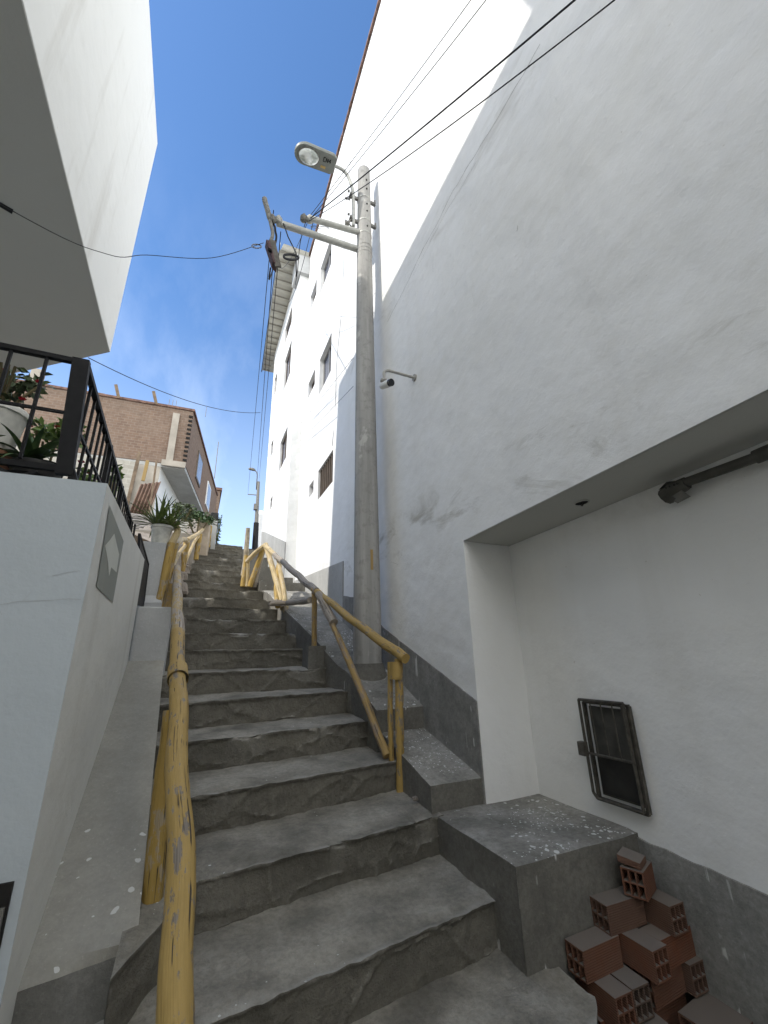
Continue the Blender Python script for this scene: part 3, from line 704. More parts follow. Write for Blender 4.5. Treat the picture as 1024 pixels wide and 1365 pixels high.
def build_terrace():
    root = thing('terrace_wall', (-.335, 1.62, -1.4), 'grey painted terrace wall at lower left, with a weathered white side along the ramp', 'wall')
    W = lambda y: -.335 - .05 * (y - 1.62)
    TZ = lambda y: .59 + .093 * (y - 1.62)
    mb = MB()
    mb.poly([(-6.2, 1.62, -3), (-.335, 1.62, -3), (-.335, 1.62, .59), (-6.2, 1.62, .575)])
    mb.poly([(-6.2, 1.62, .575), (-.335, 1.62, .59), (W(2.6), 2.6, .59), (W(4.0) - .1, 4.0, .585), (-6.2, 4.0, .575)])
    mb.poly([(-.45, 4.0, -1), (-6.2, 4.0, -1), (-6.2, 4.0, .575), (-.455, 4.0, .60)])
    mb.mi = 1
    for pts in ([(-.54, .17), (-.49, .18), (-.43, .182), (-.39, .19), (-.342, .19)], [(-.43, .26), (-.39, .275), (-.36, .28)], [(-.53, .14), (-.545, .165)], [(-.49, .18), (-.47, .215)]):
        for a, c in zip(pts, pts[1:]):
            prev = None
            for i in range(7):
                x, z = lerp(a[0], c[0], i / 6), lerp(a[1], c[1], i / 6); z += .004 * fbm(x * 40, 0, 2, 3); w = .0008 * (1 + .7 * n3(x * 60, 1, 1)); cur = ((x, 1.6188, z - w), (x, 1.6188, z + w))
                if prev: mb.poly([prev[0], cur[0], cur[1], prev[1]])
                prev = cur
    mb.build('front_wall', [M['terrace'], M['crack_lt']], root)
    b = MB(); n = 30
    for i in range(n):
        a, c = lerp(1.622, 4.0, i / n), lerp(1.622, 4.0, (i + 1) / n)
        ins = lambda q: .0
        b.poly([(W(a) + ins(a), a, -2), (W(c) + ins(c), c, -2), (W(c), c, TZ(c)), (W(a), a, TZ(a))])
        b.poly([(W(a), a, TZ(a)), (W(c), c, TZ(c)), (W(c) - .06, c, TZ(c)), (W(a) - .06, a, TZ(a))])
        b.poly([(W(c) - .06, c, TZ(c)), (W(c) - .06, c, .3), (W(a) - .06, a, .3), (W(a) - .06, a, TZ(a))])
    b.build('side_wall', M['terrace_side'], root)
    # grey primer patch with a white arrow-like shape
    def sp(y, z, off=.0025): return (W(y) + off, y, z)
    b = MB(); b.poly([sp(*q) for q in ((1.735, .548), (1.797, .256), (2.352, .262), (2.337, .560))]); pa = b.build('grey_patch', M['grey_patch'], root)
    b = MB(); b.poly([sp(q[0], q[1], .0040) for q in ((1.972, .502), (1.885, .452), (1.80, .41), (1.95, .378), (2.053, .338), (2.069, .379), (2.27, .393), (2.245, .473))]); b.build('white_mark', M['arrow'], pa)
    # slot opening in the front face
    b = MB(); b.box(-.62, -.360, 1.6125, 1.6205, -.80, -.535); sl = b.build('vent_slot', M['dark'], root)
    b = MB(); b.box(-.60, -.366, 1.603, 1.612, -.78, -.585); b.build('slot_board', M['galv_dk'], sl)
build_terrace()

def build_railing():
    root = thing('terrace_railing', (-.47, 1.64, .59), 'black metal railing with slim bars on the terrace edge', 'railing')
    X = lambda y: -.490 - .038 * (y - 1.66); ZT = lambda y: 1.075 + .0 * y
    b = MB(); b.hexa([(-.497, 1.64, .615), (-.446, 1.64, .615), (-.446, 1.665, .615), (-.497, 1.665, .615), (-.530, 1.64, 1.085), (-.476, 1.64, 1.085), (-.476, 1.665, 1.085), (-.530, 1.665, 1.085)]); b.hexa([(-.445, 1.645, .588), (-.425, 1.645, .588), (-.425, 1.665, .588), (-.445, 1.665, .588), (-.475, 1.645, .64), (-.445, 1.645, .64), (-.445, 1.664, .64), (-.475, 1.664, .64)]); b.build('corner_post', M['black'], root)
    for (a, c, w, h) in (((-2.6, 1.66, 1.085), (-.50, 1.66, 1.078), .022, .018), ((-2.6, 1.66, .868), (-.50, 1.66, .857), .009, .011), ((-2.6, 1.66, .652), (-.50, 1.66, .638), .018, .020)):
        b = MB(); b.bar(a, c, w, h); b.build('rail', M['black'], root)
    for i in range(9):
        x = -.605 - .105 * i; b = MB(); b.bar((x, 1.66, .66), (x - .004, 1.66, 1.08), .010, .010); b.build('bar', M['black'], root)
    for s_ in ((-.60, -.75), (-.60, -.55)):
        b = MB(); b.bar((s_[0], 1.66, .59), (s_[1], 1.66, .66 if s_[1] < -.6 else .62), .010, .010); b.build('brace', M['black'], root)
    # side run
    b = MB(); b.bar((X(1.66), 1.68, 1.075), (X(3.75), 3.75, 1.075), .022, .02); b.build('rail', M['black'], root)
    b = MB(); b.bar((X(1.66), 1.68, .845), (X(3.75), 3.75, .865), .010, .012); b.build('rail', M['black'], root)
    n = 20
    for i in range(n):
        y = 1.80 + (3.75 - 1.80) * (i / (n - 1)); w = .020 if i in (6, 12, 19) else .010
        b = MB(); b.bar((X(y), y, .585), (X(y), y, 1.098), w, w); b.build('bar', M['black'], root)
build_railing()
t = thing('garden_gate', (-.46, 4.05, .42), 'small black mesh gate beyond the end of the terrace railing', 'gate')
b = MB(); b.hexa([(-.475, 4.03, .44), (-.465, 4.03, .44), (-.445, 4.36, .46), (-.455, 4.36, .46), (-.53, 4.03, 1.02), (-.52, 4.03, 1.02), (-.458, 4.36, .83), (-.468, 4.36, .83)]); b.build('mesh_panel', M['blackmesh'], t)
for a, c in (((-.47, 4.02, .43), (-.527, 4.02, 1.04)), ((-.45, 4.37, .44), (-.463, 4.37, .85)), ((-.527, 4.02, 1.03), (-.463, 4.37, .84))):
    b = MB(); b.bar(a, c, .02, .02); b.build('gate_frame', M['black'], t)
for i in range(3):
    b = MB(); y = 3.80 + i * .075; b.bar((-.575 + i * .012, y, .55), (-.585 + i * .012, y, 1.10), .014, .014); b.build('gate_bar', M['black'], t)

# blocks and pillar at the head of the ramp
def slab_thing(name, label, cat, plan, z0, z1, mat, bev=.008):
    b = MB(); b.prism([(p[0], p[1]) for p in plan], z0, z1); c = V((sum(p[0] for p in plan) / len(plan), sum(p[1] for p in plan) / len(plan), z0 if not isinstance(z0, list) else min(z0)))
    b.v = [tuple(V(p) - c) for p in b.v]; o = b.build(name, mat, None, False, bev); o.location = c; return tag(o, label, cat)
slab_thing('concrete_block', 'low smooth grey concrete block closing the top of the left ramp', 'block', [(-.455, 4.02), (-.19, 4.02), (-.2, 4.34), (-.455, 4.34)], -.2, .425, M['block'], .012)
slab_thing('concrete_pillar', 'squat whitewashed pillar carrying the big bucket plant', 'pillar', [(-.56, 4.5), (-.345, 4.5), (-.345, 4.78), (-.56, 4.78)], .2, 1.095, M['block'], .012)
slab_thing('concrete_plinth', 'small stepped plinth at the foot of the bucket pillar', 'plinth', [(-.47, 4.36), (-.30, 4.36), (-.33, 4.50), (-.47, 4.50)], .1, [.50, .50, .58, .58], M['block'], .006)

# ------------------------------------------------------------------ log handrails
def wob(pts, n, amp, seed):
    out = []
    for i in range(n + 1):
        t = i / n * (len(pts) - 1); k = min(int(t), len(pts) - 2); f = t - k
        p0 = V(pts[max(k - 1, 0)]); p1 = V(pts[k]); p2 = V(pts[k + 1]); p3 = V(pts[min(k + 2, len(pts) - 1)])
        q = .5 * ((2 * p1) + (p2 - p0) * f + (2 * p0 - 5 * p1 + 4 * p2 - p3) * f * f + (3 * p1 - p0 - 3 * p2 + p3) * f ** 3)
        e = amp * min(1, min(i, n - i) / 3)
        f_ = 6.0 * i / n if n > 40 else i * .21; out.append(q + V((n3(f_ + seed, 1, 2), n3(f_ + seed, 7, 2), n3(f_ + seed, 3, 9))) * e)
    return out
def log(name, pts, r, mat, parent, n=30, amp=.008, seed=1.0, seg=16, rough=.10):
    P = wob(pts, n, amp, seed); rad = r if not isinstance(r, (list, tuple)) else None
    R = []
    for i in range(n + 1):
        rr = rad if rad else lerp(r[0], r[1], i / n)
        R.append(rr * (1 + .07 * n3((9.0 * i / n if n > 40 else i * .35) + seed * 3, 5, 5)))
    b = MB(); b.tube(P, R, seg, True, rough, seed); return b.build(name, mat, parent, True, 0, 60)

t = thing('log_handrail', (-.05, 2.1, -.83), 'thick knotty yellow log handrail running up the left edge of the stairs', 'handrail')
log('rail_log', [(.050, .80, -.735), (.045, 1.08, -.61), (.036, 1.295, -.522), (.012, 1.56, -.41), (-.010, 1.83, -.306), (-.028, 2.10, -.195), (-.050, 2.42, -.073), (-.095, 2.95, .155)], [.0305, .0385], M['log_y'], t, 110, .007, 2.3, 28, .07)
log('rail_log', [(-.093, 2.93, .145), (-.148, 3.65, .435), (-.19, 4.15, .65), (-.235, 4.75, .90)], [.040, .034], M['log_w'], t, 50, .007, 6.1, 20, .08)
b = MB(); b.tube([(-.048, 2.385, -.090), (-.058, 2.50, -.043)], [.0475, .0475], 20, False, .04, 3); b.build('rope_wrap', M['log_y'], t, True)
log('post', [(-.036, 2.08, -.86), (-.046, 2.10, -.50), (-.048, 2.13, -.20)], [.036, .036], M['log_y2'], t, 16, .004, 4.0, 18)
log('post', [(-.245, 4.25, .05), (-.24, 4.3, .40), (-.225, 4.3, .66)], [.045, .040], M['log_b'], t, 14, .004, 9.0, 14)

t = thing('log_handrail', (-.33, 4.4, .45), 'pale yellow upper left handrail with short posts, rising past the bucket plant', 'handrail')
log('post', [(-.330, 4.42, .40), (-.318, 4.5, .78), (-.305, 4.55, 1.10)], [.037, .036], M['log_y2'], t, 16, .004, 1.2, 16)
log('post', [(-.29, 4.48, .60), (-.275, 4.56, .85), (-.262, 4.62, 1.12)], [.020, .020], M['log_y2'], t, 14, .004, 5.2, 12)
log('cross_log', [(-.315, 4.56, 1.09), (-.285, 4.58, 1.16), (-.275, 4.64, 1.25), (-.30, 4.74, 1.34)], [.034, .032], M['log_p'], t, 16, .006, 2.2, 14)
feet = [((-.306, 7.5, 1.36), (-.278, 7.5, 1.86)), ((-.131, 8.6, 1.80), (-.114, 8.6, 2.31)), ((-.034, 9.7, 2.22), (-.047, 9.7, 2.70)), ((.066, 10.2, 2.44), (.068, 10.2, 2.955))]
for i, (a, c) in enumerate(feet): log('post', [a, ((a[0] + c[0]) / 2, a[1], (a[2] + c[2]) / 2), c], [.055, .05], M['log_y2'] if i != 2 else M['log_p'], t, 10, .004, i * 2.1 + 1, 12)
log('rail_log', [(-.28, 4.58, 1.08), (-.272, 6.0, 1.52), (-.275, 7.5, 1.86)], [.034, .034], M['log_p'], t, 20, .012, 7.3, 12)
log('rail_log', [(-.275, 7.45, 1.88), (-.115, 8.6, 2.34), (-.05, 9.7, 2.76), (.068, 10.25, 2.97)], [.036, .034], M['log_p'], t, 26, .012, 8.1, 12)
log('brace_log', [(-.30, 7.5, 1.40), (-.2, 8.1, 1.95), (-.115, 8.6, 2.28)], [.028, .026], M['log_p'], t, 14, .008, 3.4, 10)
log('brace_log', [(-.05, 9.7, 2.25), (.02, 10.0, 2.6), (.066, 10.2, 2.92)], [.028, .026], M['log_p'], t, 10, .006, 4.4, 10)
log('brace_log', [(-.30, 4.6, .75), (-.30, 5.6, 1.18), (-.29, 7.4, 1.78)], [.026, .026], M['log_p'], t, 16, .01, 9.4, 10)

t = thing('log_handrail', (1.27, 2.75, -.83), 'yellow log handrail on the right of the stairs, with double end post and long brace', 'handrail')
log('rail_log', [(1.315, 2.66, -.03), (1.235, 3.2, .19), (1.12, 4.0, .54), (1.07, 4.22, .645)], [.034, .031], M['log_y'], t, 40, .010, 3.7, 18, .10)
log('rail_log', [(1.085, 4.16, .62), (1.02, 5.0, .965), (.95, 6.1, 1.42)], [.037, .036], M['log_g'], t, 30, .012, 1.9, 16, .12)
log('rail_log', [(.955, 6.05, 1.40), (.90, 6.85, 1.735)], [.036, .034], M['log_p'], t, 14, .006, 6.9, 14)
log('post', [(1.283, 2.74, -.84), (1.298, 2.75, -.4), (1.305, 2.75, -.03)], [.027, .028], M['log_y'], t, 20, .004, 5.5, 16)
log('post', [(1.248, 2.79, -.82), (1.255, 2.80, -.4), (1.262, 2.80, -.05)], [.018, .018], M['log_y'], t, 16, .004, 7.7, 12)
b = MB(); b.tube([(1.284, 2.76, -.16), (1.286, 2.76, -.05)], [.054, .052], 18, False, .06, 2, .72); b.build('rope_wrap', M['log_y'], t, True)
log('post', [(1.098, 4.24, .07), (1.09, 4.23, .35), (1.075, 4.22, .62)], [.027, .027], M['log_b'], t, 12, .004, 2.5, 12)
log('brace_log', [(1.225, 2.80, -.62), (1.175, 3.3, -.13), (1.12, 3.85, .36)], [.027, .025], M['log_b'], t, 24, .006, 8.8, 14)
log('brace_log', [(1.135, 3.72, .28), (1.10, 3.98, .50), (1.085, 4.08, .58)], [.040, .038], M['log_g'], t, 12, .004, 4.8, 14)
log('cross_log', [(1.06, 4.3, .55), (1.06, 4.9, .60), (1.06, 5.5, .66)], [.034, .034], M['log_g'], t, 14, .006, 2.8, 12)
log('post', [(1.03, 5.62, .60), (.97, 6.1, 1.12), (.91, 6.82, 1.74)], [.040, .042], M['log_p'], t, 16, .012, 9.3, 14, .16)
log('post', [(1.06, 5.55, .55), (1.055, 5.9, .95), (1.035, 6.28, 1.42)], [.036, .034], M['log_p'], t, 14, .006, 1.4, 12)
log('post', [(.95, 5.6, .62), (.97, 5.9, .90), (1.03, 6.2, 1.28)], [.032, .030], M['log_y2'], t, 12, .006, 2.4, 12)

t = thing('log_handrail', (.75, 7.1, 1.15), 'short yellow log railing on the landing, with a rough grey stake', 'handrail')
log('post', [(.745, 7.12, 1.10), (.83, 7.05, 1.45), (.905, 6.92, 1.75)], [.042, .038], M['log_y2'], t, 12, .005, 1.1, 12)
log('post', [(.83, 7.16, 1.10), (.86, 7.1, 1.4), (.915, 6.95, 1.72)], [.034, .032], M['log_g'], t, 12, .008, 3.1, 12)
log('rail_log', [(.91, 6.88, 1.745), (.78, 7.0, 1.64), (.665, 7.12, 1.505)], [.038, .036], M['log_p'], t, 12, .005, 5.1, 12)
log('post', [(.635, 7.14, 1.10), (.65, 7.16, 1.4), (.655, 7.18, 1.62)], [.036, .034], M['log_y2'], t, 10, .004, 7.1, 12)
log('post', [(.70, 7.14, 1.10), (.695, 7.15, 1.3), (.685, 7.16, 1.55)], [.036, .034], M['log_p'], t, 10, .004, 8.1, 12)
log('stake', [(.655, 7.26, 1.3), (.66, 7.24, 1.7), (.650, 7.22, 2.11)], [.052, .036], M['bark'], t, 12, .006, 4.1, 10, .2)

# stones lying at the foot of the right rail
def rock(name, c, s, mat, seed, label, cat='stone', group=None):
    b = MB(); n, m = 14, 9; base = len(b.v)
    for i in range(m + 1):
        for j in range(n):
            th = pi * i / m; ph = 2 * pi * j / n; d = V((sin(th) * cos(ph), sin(th) * sin(ph), cos(th)))
            r = 1 + .32 * fbm(d.x * 1.3 + seed, d.y * 1.3, d.z * 1.3, 3); d2 = V((math.copysign(abs(d.x) ** .7, d.x), math.copysign(abs(d.y) ** .7, d.y), math.copysign(abs(d.z) ** .7, d.z)))
            b.v.append((d2.x * s[0] * r, d2.y * s[1] * r, d2.z * s[2] * r))
    for i in range(m):
        for j in range(n):
            j2 = (j + 1) % n; b.face([i * n + j, (i + 1) * n + j, (i + 1) * n + j2, i * n + j2])
    o = b.build(name, mat, None, True, 0, 40); o.location = c; return tag(o, label, cat, group)
rock('stone', (.93, 5.52, .655), (.115, .07, .035), M['tan'], 1.0, 'flat pale stone lying under the posts of the right handrail')
rock('stone', (1.285, 3.42, -.43), (.028, .035, .05), M['ground'], 2.0, 'dark broken stone wedged beside the foot of the light pole')
rock('stone', (1.262, 2.50, -.785), (.016, .014, .011), M['rubble'], 3.0, 'small grey chip on the step in front of the yellow end post')
rng = random.Random(11)
for i in range(26):
    y = rng.uniform(4.9, 10.9); x = interp(XL, y) + rng.uniform(-.14, .0); s_ = rng.uniform(.05, .13)
    z = zk(2) + (y - 2.15 - .1) * .4 + .02
    rock('stone', (x - .03, y, z), (s_, s_ * rng.uniform(.7, 1.2), s_ * rng.uniform(.5, .9)), M['rubble'], i * 1.7 + 5, 'dusty rubble stone along the left edge of the upper steps', 'stone', 'rubble stones beside the upper steps')

# retaining wall of rubble along the left of the upper stairs
def build_retaining():
    mb = MB(); ny, nx = 70, 14; g = []
    for i in range(ny + 1):
        y = lerp(4.85, 12.2, i / ny); r = []; xl = interp(XL, y) - .04; zb = zk(2) + (y - 2.15) * .4
        for j in range(nx + 1):
            t = j / nx
            x = xl - .9 * max(0, t - .25) / .75 - .10 * min(1, t / .25)
            h = .62 * min(1, t / .25) - .22 + .10 * t
            z = zb + h + .06 * fbm(x * 5, y * 4, 2) * min(1, t * 4); x += .07 * fbm(y * 5, z * 5, 3)
            r.append(mb.add([(x, y, z)]))
        g.append(r)
    for a, b in zip(g, g[1:]):
        for j in range(nx): mb.face([a[j + 1], a[j], b[j], b[j + 1]])
    f = [mb.add([(mb.v[q][0], mb.v[q][1], mb.v[q][2] - 1.2)]) for q in g[0]]
    for j in range(nx): mb.face([f[j + 1], f[j], g[0][j], g[0][j + 1]])
    o = mb.build('retaining_wall', M['rubble'], None, True, 0, 45); return tag(o, 'dusty rubble retaining bank on the left of the upper stairs', 'retaining wall')
build_retaining()
slab_thing('concrete_ledge', 'long cement ledge holding the white pots below the brick house', 'ledge', [(-1.9, 8.5), (-.17, 8.5), (-.12, 9.3), (-1.9, 9.3)], .8, 2.28, M['concr_f'], .01)
slab_thing('concrete_box', 'tan cement box at the end of the plant ledge', 'box', [(-.20, 9.4), (.05, 9.4), (.09, 9.9), (-.18, 9.9)], 1.6, 2.82, M['tan'], .01)
slab_thing('gate_pier', 'grey cement pier beside the last post of the upper left handrail', 'pier', [(.09, 10.6), (.23, 10.6), (.24, 10.9), (.10, 10.9)], 2.0, 3.22, M['cement_lt'], .01)

# corrugated sheets and planks on the slope
def corrug(name, label, origin, du, dv, nu, mat, pitch=.09, amp=.018, along='u'):
    b = MB(); o = V(origin); du, dv = V(du), V(dv); nn = du.cross(dv).normalized(); prev = None; L = du.length; n = max(8, int(L / pitch * 6))
    for i in range(n + 1):
        t = i / n; off = nn * amp * sin(2 * pi * t * L / pitch); cur = (du * t + off, dv + du * t + off)
        if prev: b.poly([prev[0], cur[0], cur[1], prev[1]])
        prev = cur
    ob = b.build(name, mat, None, True, 0, 60); ob.location = o
    s_ = ob.modifiers.new('Solid', 'SOLIDIFY'); s_.thickness = .006
    return tag(ob, label, 'sheet')
corrug('corrugated_sheet', 'rusty brown corrugated sheet leaning below the brick house', (-2.08, 13.0, 3.75), (.52, 0, .16), (.16, .2, 1.15), 8, M['sheet_br'], .10, .022)
corrug('corrugated_sheet', 'grey corrugated sheet lying low behind the bucket plant', (-1.75, 9.6, 2.25), (0, .4, .80), (1.0, 0, -.05), 8, M['sheet_gr'], .14, .03)
def plank(label, a, c, w, mat=None):
    b = MB(); a = V(a); b.bar((0, 0, 0), V(c) - a, w, w * .5, (0, 1, 0)); o = b.build('plank', mat or M['plank'], None, False, .004); o.location = a; return tag(o, label, 'plank')
plank('tall thin plank standing left of the rusty sheet', (-2.12, 12.8, 3.5), (-2.02, 12.8, 5.75), .09)
plank('dull yellow plank standing above the rusty sheet', (-1.83, 12.9, 4.9), (-1.80, 12.9, 5.55), .09, M['log_b'])
plank('pale slim plank standing right of the rusty sheet', (-1.52, 12.8, 3.6), (-1.56, 12.8, 5.55), .05)
plank('long weathered plank leaning behind the bucket pillar', (-.95, 5.6, 1.45), (-.42, 5.2, 1.15), .09)

# ------------------------------------------------------------------ brick house far left
def build_brick():
    root = thing('brick_house', (-1.1, 18, 4), 'unfinished brick house with overhanging upper storey, up the slope on the left', 'house')
    ax = V((.143, 1.0)); L = 10.5
    A = V((-1.10, 18.0)); Bq = A + ax * L; Cq = V((-9, 28.5)); Dq = V((-9, 18.25)); z0, z1 = 7.74, 10.38
    f = MB(); f.poly([(Dq.x, Dq.y, z0 + .0), (A.x, A.y, z0), (A.x, A.y, z1), (Dq.x, Dq.y, z1)]); f.build('front_wall', M['brick_f'], root)
    s_ = MB(); s_.poly([(A.x, A.y, z0), (Bq.x, Bq.y, z0), (Bq.x, Bq.y, z1), (A.x, A.y, z1)]); s_.poly([(Bq.x, Bq.y, z0), (Cq.x, Cq.y, z0), (Cq.x, Cq.y, z1), (Bq.x, Bq.y, z1)]); s_.build('side_wall', M['brick_s'], root)
    r = MB(); r.prism([(Dq.x, Dq.y - .05), (A.x + .06, A.y - .06), (Bq.x + .06, Bq.y), (Cq.x, Cq.y)], z1, z1 + .10); r.build('roof', M['rail_brown'], root)
    so = MB(); so.prism([(Dq.x, Dq.y + .02), (A.x - .02, A.y + .02), (Bq.x - .02, Bq.y - .02), (Cq.x, Cq.y)], z0 - .16, z0 - .004); so.build('floor_slab', M['cement_lt'], root)
    # lower storey, set back on the alley side
    A2 = V((-2.02, 18.05)); B2 = A2 + ax * L
    lo = MB(); lo.poly([(-9, 18.3, 3), (A2.x, A2.y, 3), (A2.x, A2.y, z0 - .165), (-9, 18.3, z0 - .165)]); lo.build('lower_front', M['concr_f'], root)
    lw = MB(); lw.poly([(A2.x, A2.y, 3), (B2.x, B2.y, 3), (B2.x, B2.y, z0 - .165), (A2.x, A2.y, z0 - .165)]); lw.build('lower_side', M['wall_far'], root)
    dd = MB(); p, q = A2 + ax * 3.2, A2 + ax * 4.4; dd.hexa([(p.x - .01, p.y, 3.5), (p.x + .02, p.y, 3.5), (q.x + .02, q.y, 3.5), (q.x - .01, q.y, 3.5), (p.x - .01, p.y, 6.9), (p.x + .02, p.y, 6.9), (q.x + .02, q.y, 6.9), (q.x - .01, q.y, 6.9)]); dd.build('door', M['plank'], root)
    inf = MB(); inf.box(-3.75, -2.86, 17.85, 17.99, 3.5, 7.56); inf.box(-9, -3.752, 17.9, 18.03, 3.5, 7.56); inf.build('block_infill', M['stone_f'], root)
    c = MB(); c.box(-1.86, -1.60, 17.90, 17.97, 7.86, 10.1); c.build('column', M['concr_f'], root)
    c = MB(); c.box(-2.0, -1.10, 17.88, 17.96, 7.60, 7.85); c.build('beam', M['concr_f'], root)
    # toothed brick edge
    for i in range(11):
        b = MB(); z = 7.95 + i * .21; b.box(-1.24, -1.085, 17.955, 18.1, z, z + .085); b.build('tooth_brick', M['dark'], root)
    for (t0, t1, za, zb, mt) in ((2.2, 3.6, 8.2, 9.6, 'frame'), (6.0, 7.4, 8.2, 9.6, 'tank')):
        p, q = A + ax * t0, A + ax * t1; b = MB(); b.hexa([(p.x, p.y, za), (p.x + .05, p.y, za), (q.x + .05, q.y, za), (q.x, q.y, za), (p.x, p.y, zb), (p.x + .05, p.y, zb), (q.x + .05, q.y, zb), (q.x, q.y, zb)]); w = b.build('window', M[mt], root)
        b = MB(); p2, q2 = A + ax * (t0 + .12), A + ax * (t1 - .12); b.hexa([(p2.x + .04, p2.y, za + .1), (p2.x + .058, p2.y, za + .1), (q2.x + .058, q2.y, za + .1), (q2.x + .04, q2.y, za + .1), (p2.x + .04, p2.y, zb - .1), (p2.x + .058, p2.y, zb - .1), (q2.x + .058, q2.y, zb - .1), (q2.x + .04, q2.y, zb - .1)]); b.build('pane', M['glass'], w)
    for x, y in ((-3.95, 18.05), (-2.55, 18.0)):
        b = MB(); b.bar((x, y, 10.4), (x - .18, y - .1, 10.95), .12, .06, (0, 1, 0)); b.build('roof_plank', M['plank'], root)
    for x in (-2.12, -1.98, -1.84, -5.0, -4.9, -1.5 + .9):
        b = MB(); b.tube([(x, 18.3, 10.4), (x, 18.3, 10.95 + .1 * n3(x, 0, 0))], .012, 6); b.build('rebar', M['galv_dk'], root)
    b = MB(); b.box(-7.1, -6.75, 18.3, 18.7, 10.48, 11.2); b.build('chimney', M['concr_f'], root)
    b = MB(); b.box(-4.9, -4.5, 18.2, 18.6, 10.47, 10.58); b.build('roof_slab', M['galv_dk'], root)
    b = MB(); b.tube([(.1, 25.5, 10.4), (.1, 25.5, 12.9)], .025, 6); b.build('aerial', M['galv_dk'], root)
build_brick()
t = thing('brick_house', (.35, 30, 7), 'small dark brick house end beyond the big brick house', 'house')
b = MB(); b.box(-4, .62, 30, 36, 5.5, 11.35); b.build('wall', M['brick_f'], t)
b = MB(); b.box(-4, .72, 29.9, 36.1, 11.36, 11.55); b.build('roof', M['rail_brown'], t)

t = thing('sky_blocker_house', (-1, -7, -4), 'plain pale house added unseen behind the viewpoint to hold back sky light', 'house')  # unseen house added to block sky light from the lower stairs
b = MB(); b.box(-9, 7, -9.5, -6.5, -5, 4.6); b.build('wall', M['house'], t)
b = MB(); b.box(-9.1, 7.1, -9.6, -6.4, 4.6, 4.75); b.build('roof', M['cement_lt'], t)
# far street furniture beyond the crest
t = thing('street_lamp', (3.07, 28, 6.7), 'distant street lamp on a dark pole at the top of the stairs', 'street lamp')
b = MB(); b.tube([(3.07, 28, 6.2), (3.03, 28, 8.6)], [.20, .17], 12); b.build('pole_base', M['black'], t, True, 0, 40)
b = MB(); b.tube([(3.03, 28, 8.55), (2.97, 28, 11.6)], [.13, .09], 10); b.build('pole', M['galv_dk'], t, True, 0, 40)
b = MB(); b.tube([(2.86, 28, 11.0), (2.84, 28, 12.1), (2.78, 28, 12.32), (2.62, 28, 12.42)], .035, 8); b.build('lamp_arm', M['galv_dk'], t, True)
b = MB(); b.tube([(2.70, 28, 12.40), (2.55, 28, 12.47), (2.30, 28, 12.48), (2.22, 28, 12.46)], [.05, .11, .10, .03], 10); b.build('lamp_head', M['galv_dk'], t, True)
for z_, xx in ((10.6, 2.32), (11.2, 2.85), (11.5, 2.8)):
    b = MB(); b.bar((2.98, 28, z_), (xx, 28, z_ - .02), .05, .05); b.build('crossarm', M['galv_dk'], t)
b = MB(); b.box(2.78, 3.0, 27.8, 28.1, 9.5, 9.9); b.build('junction_box', M['galv_dk'], t)
b = MB(); b.lathe([(.25, 0), (.25, 4.4), (.27, 4.43), (.27, 4.65), (.23, 4.8)], (0, 0, 0), 24)
o = b.build('water_tank', M['tank'], None, True, 0, 40); o.location = (3.78, 32, 6.0); tag(o, 'white upright water tank beyond the top of the stairs', 'tank')
slab_thing('dark_block', 'black low block at the top of the stairs beside the rough stake', 'kerb', [(1.03, 11.35), (1.40, 11.35), (1.40, 11.7), (1.03, 11.7)], 2.2, 2.76, M['black'], .01)  # near-black box filling a dark spot at the crest

# ------------------------------------------------------------------ utility pole, lamp and cables
PY = 3.65
t = thing('light_pole', (1.445, PY, -.3), 'tall tapered grey concrete pole beside the stairs, carrying lamp bracket and two crossarms', 'pole')
b = MB(); n = 40; b.tube([(lerp(1.425, 1.452, i / n), PY, lerp(-.75, 6.29, i / n)) for i in range(n + 1)], [lerp(.134, .083, i / n) for i in range(n + 1)], 28, True, .012, 2); po = b.build('shaft', M['pole'], t, True, 0, 50)
b = MB(); b.tube([(1.43, PY, -.44), (1.43, PY, -.22), (1.43, PY, -.13), (1.43, PY, -.07)], [.19, .185, .155, .136], 24, True, .04, 5); b.build('base_collar', M['walk'], t, True, 0, 50)
b = MB(); b.box(1.422, 1.445, PY - .124, PY - .10, .74, .93); b.v = [(x, y - .004 - .0, z) for x, y, z in b.v]; b.build('yellow_mark', M['log_b'], po)
for z_ in (5.70, 5.28, 5.06, 4.86, 4.80, 4.74):
    r = lerp(.134, .083, (z_ + .75) / 7.04) + .004; b = MB(); b.tube([(1.448, PY, z_ - .010), (1.448, PY, z_ + .010)], r, 24); b.build('clamp_band', M['galv'] if z_ > 5 else M['pole'], t, True, 0, 40)
for z_ in (6.0, 5.83, 5.55, 5.42, 5.15):
    b = MB(); b.tube([(1.455, PY - .06, z_), (1.455, PY - .096, z_)], .011, 8); b.build('bolt_hole', M['dark'], po)
for z_ in (5.70, 5.28):
    b = MB(); b.bar((1.25, PY, z_), (1.37, PY, z_), .03, .045); b.bar((1.255, PY - .05, z_), (1.255, PY + .05, z_), .025, .03); b.tube([(1.235, PY - .04, z_ + .02), (1.21, PY - .04, z_ + .02)], .015, 6); b.tube([(1.235, PY + .04, z_ - .01), (1.20, PY + .04, z_ - .01)], .015, 6)
    b.bar((1.53, PY - .03, z_ - .01), (1.60, PY - .03, z_ - .02), .03, .04); b.tube([(1.585, PY - .05, z_ - .05), (1.585, PY - .05, z_ + .03)], .012, 6); b.build('clamp', M['galv_dk'], t)
b = MB(); P = [(1.30, PY, 5.18), (1.30, PY, 5.6), (1.295, PY, 5.78)]
for i in range(1, 10):
    a = i / 9; P.append((1.295 - .02 * a - .06 * a * a, PY - .005 * i / 9, 5.78 + .25 * a))
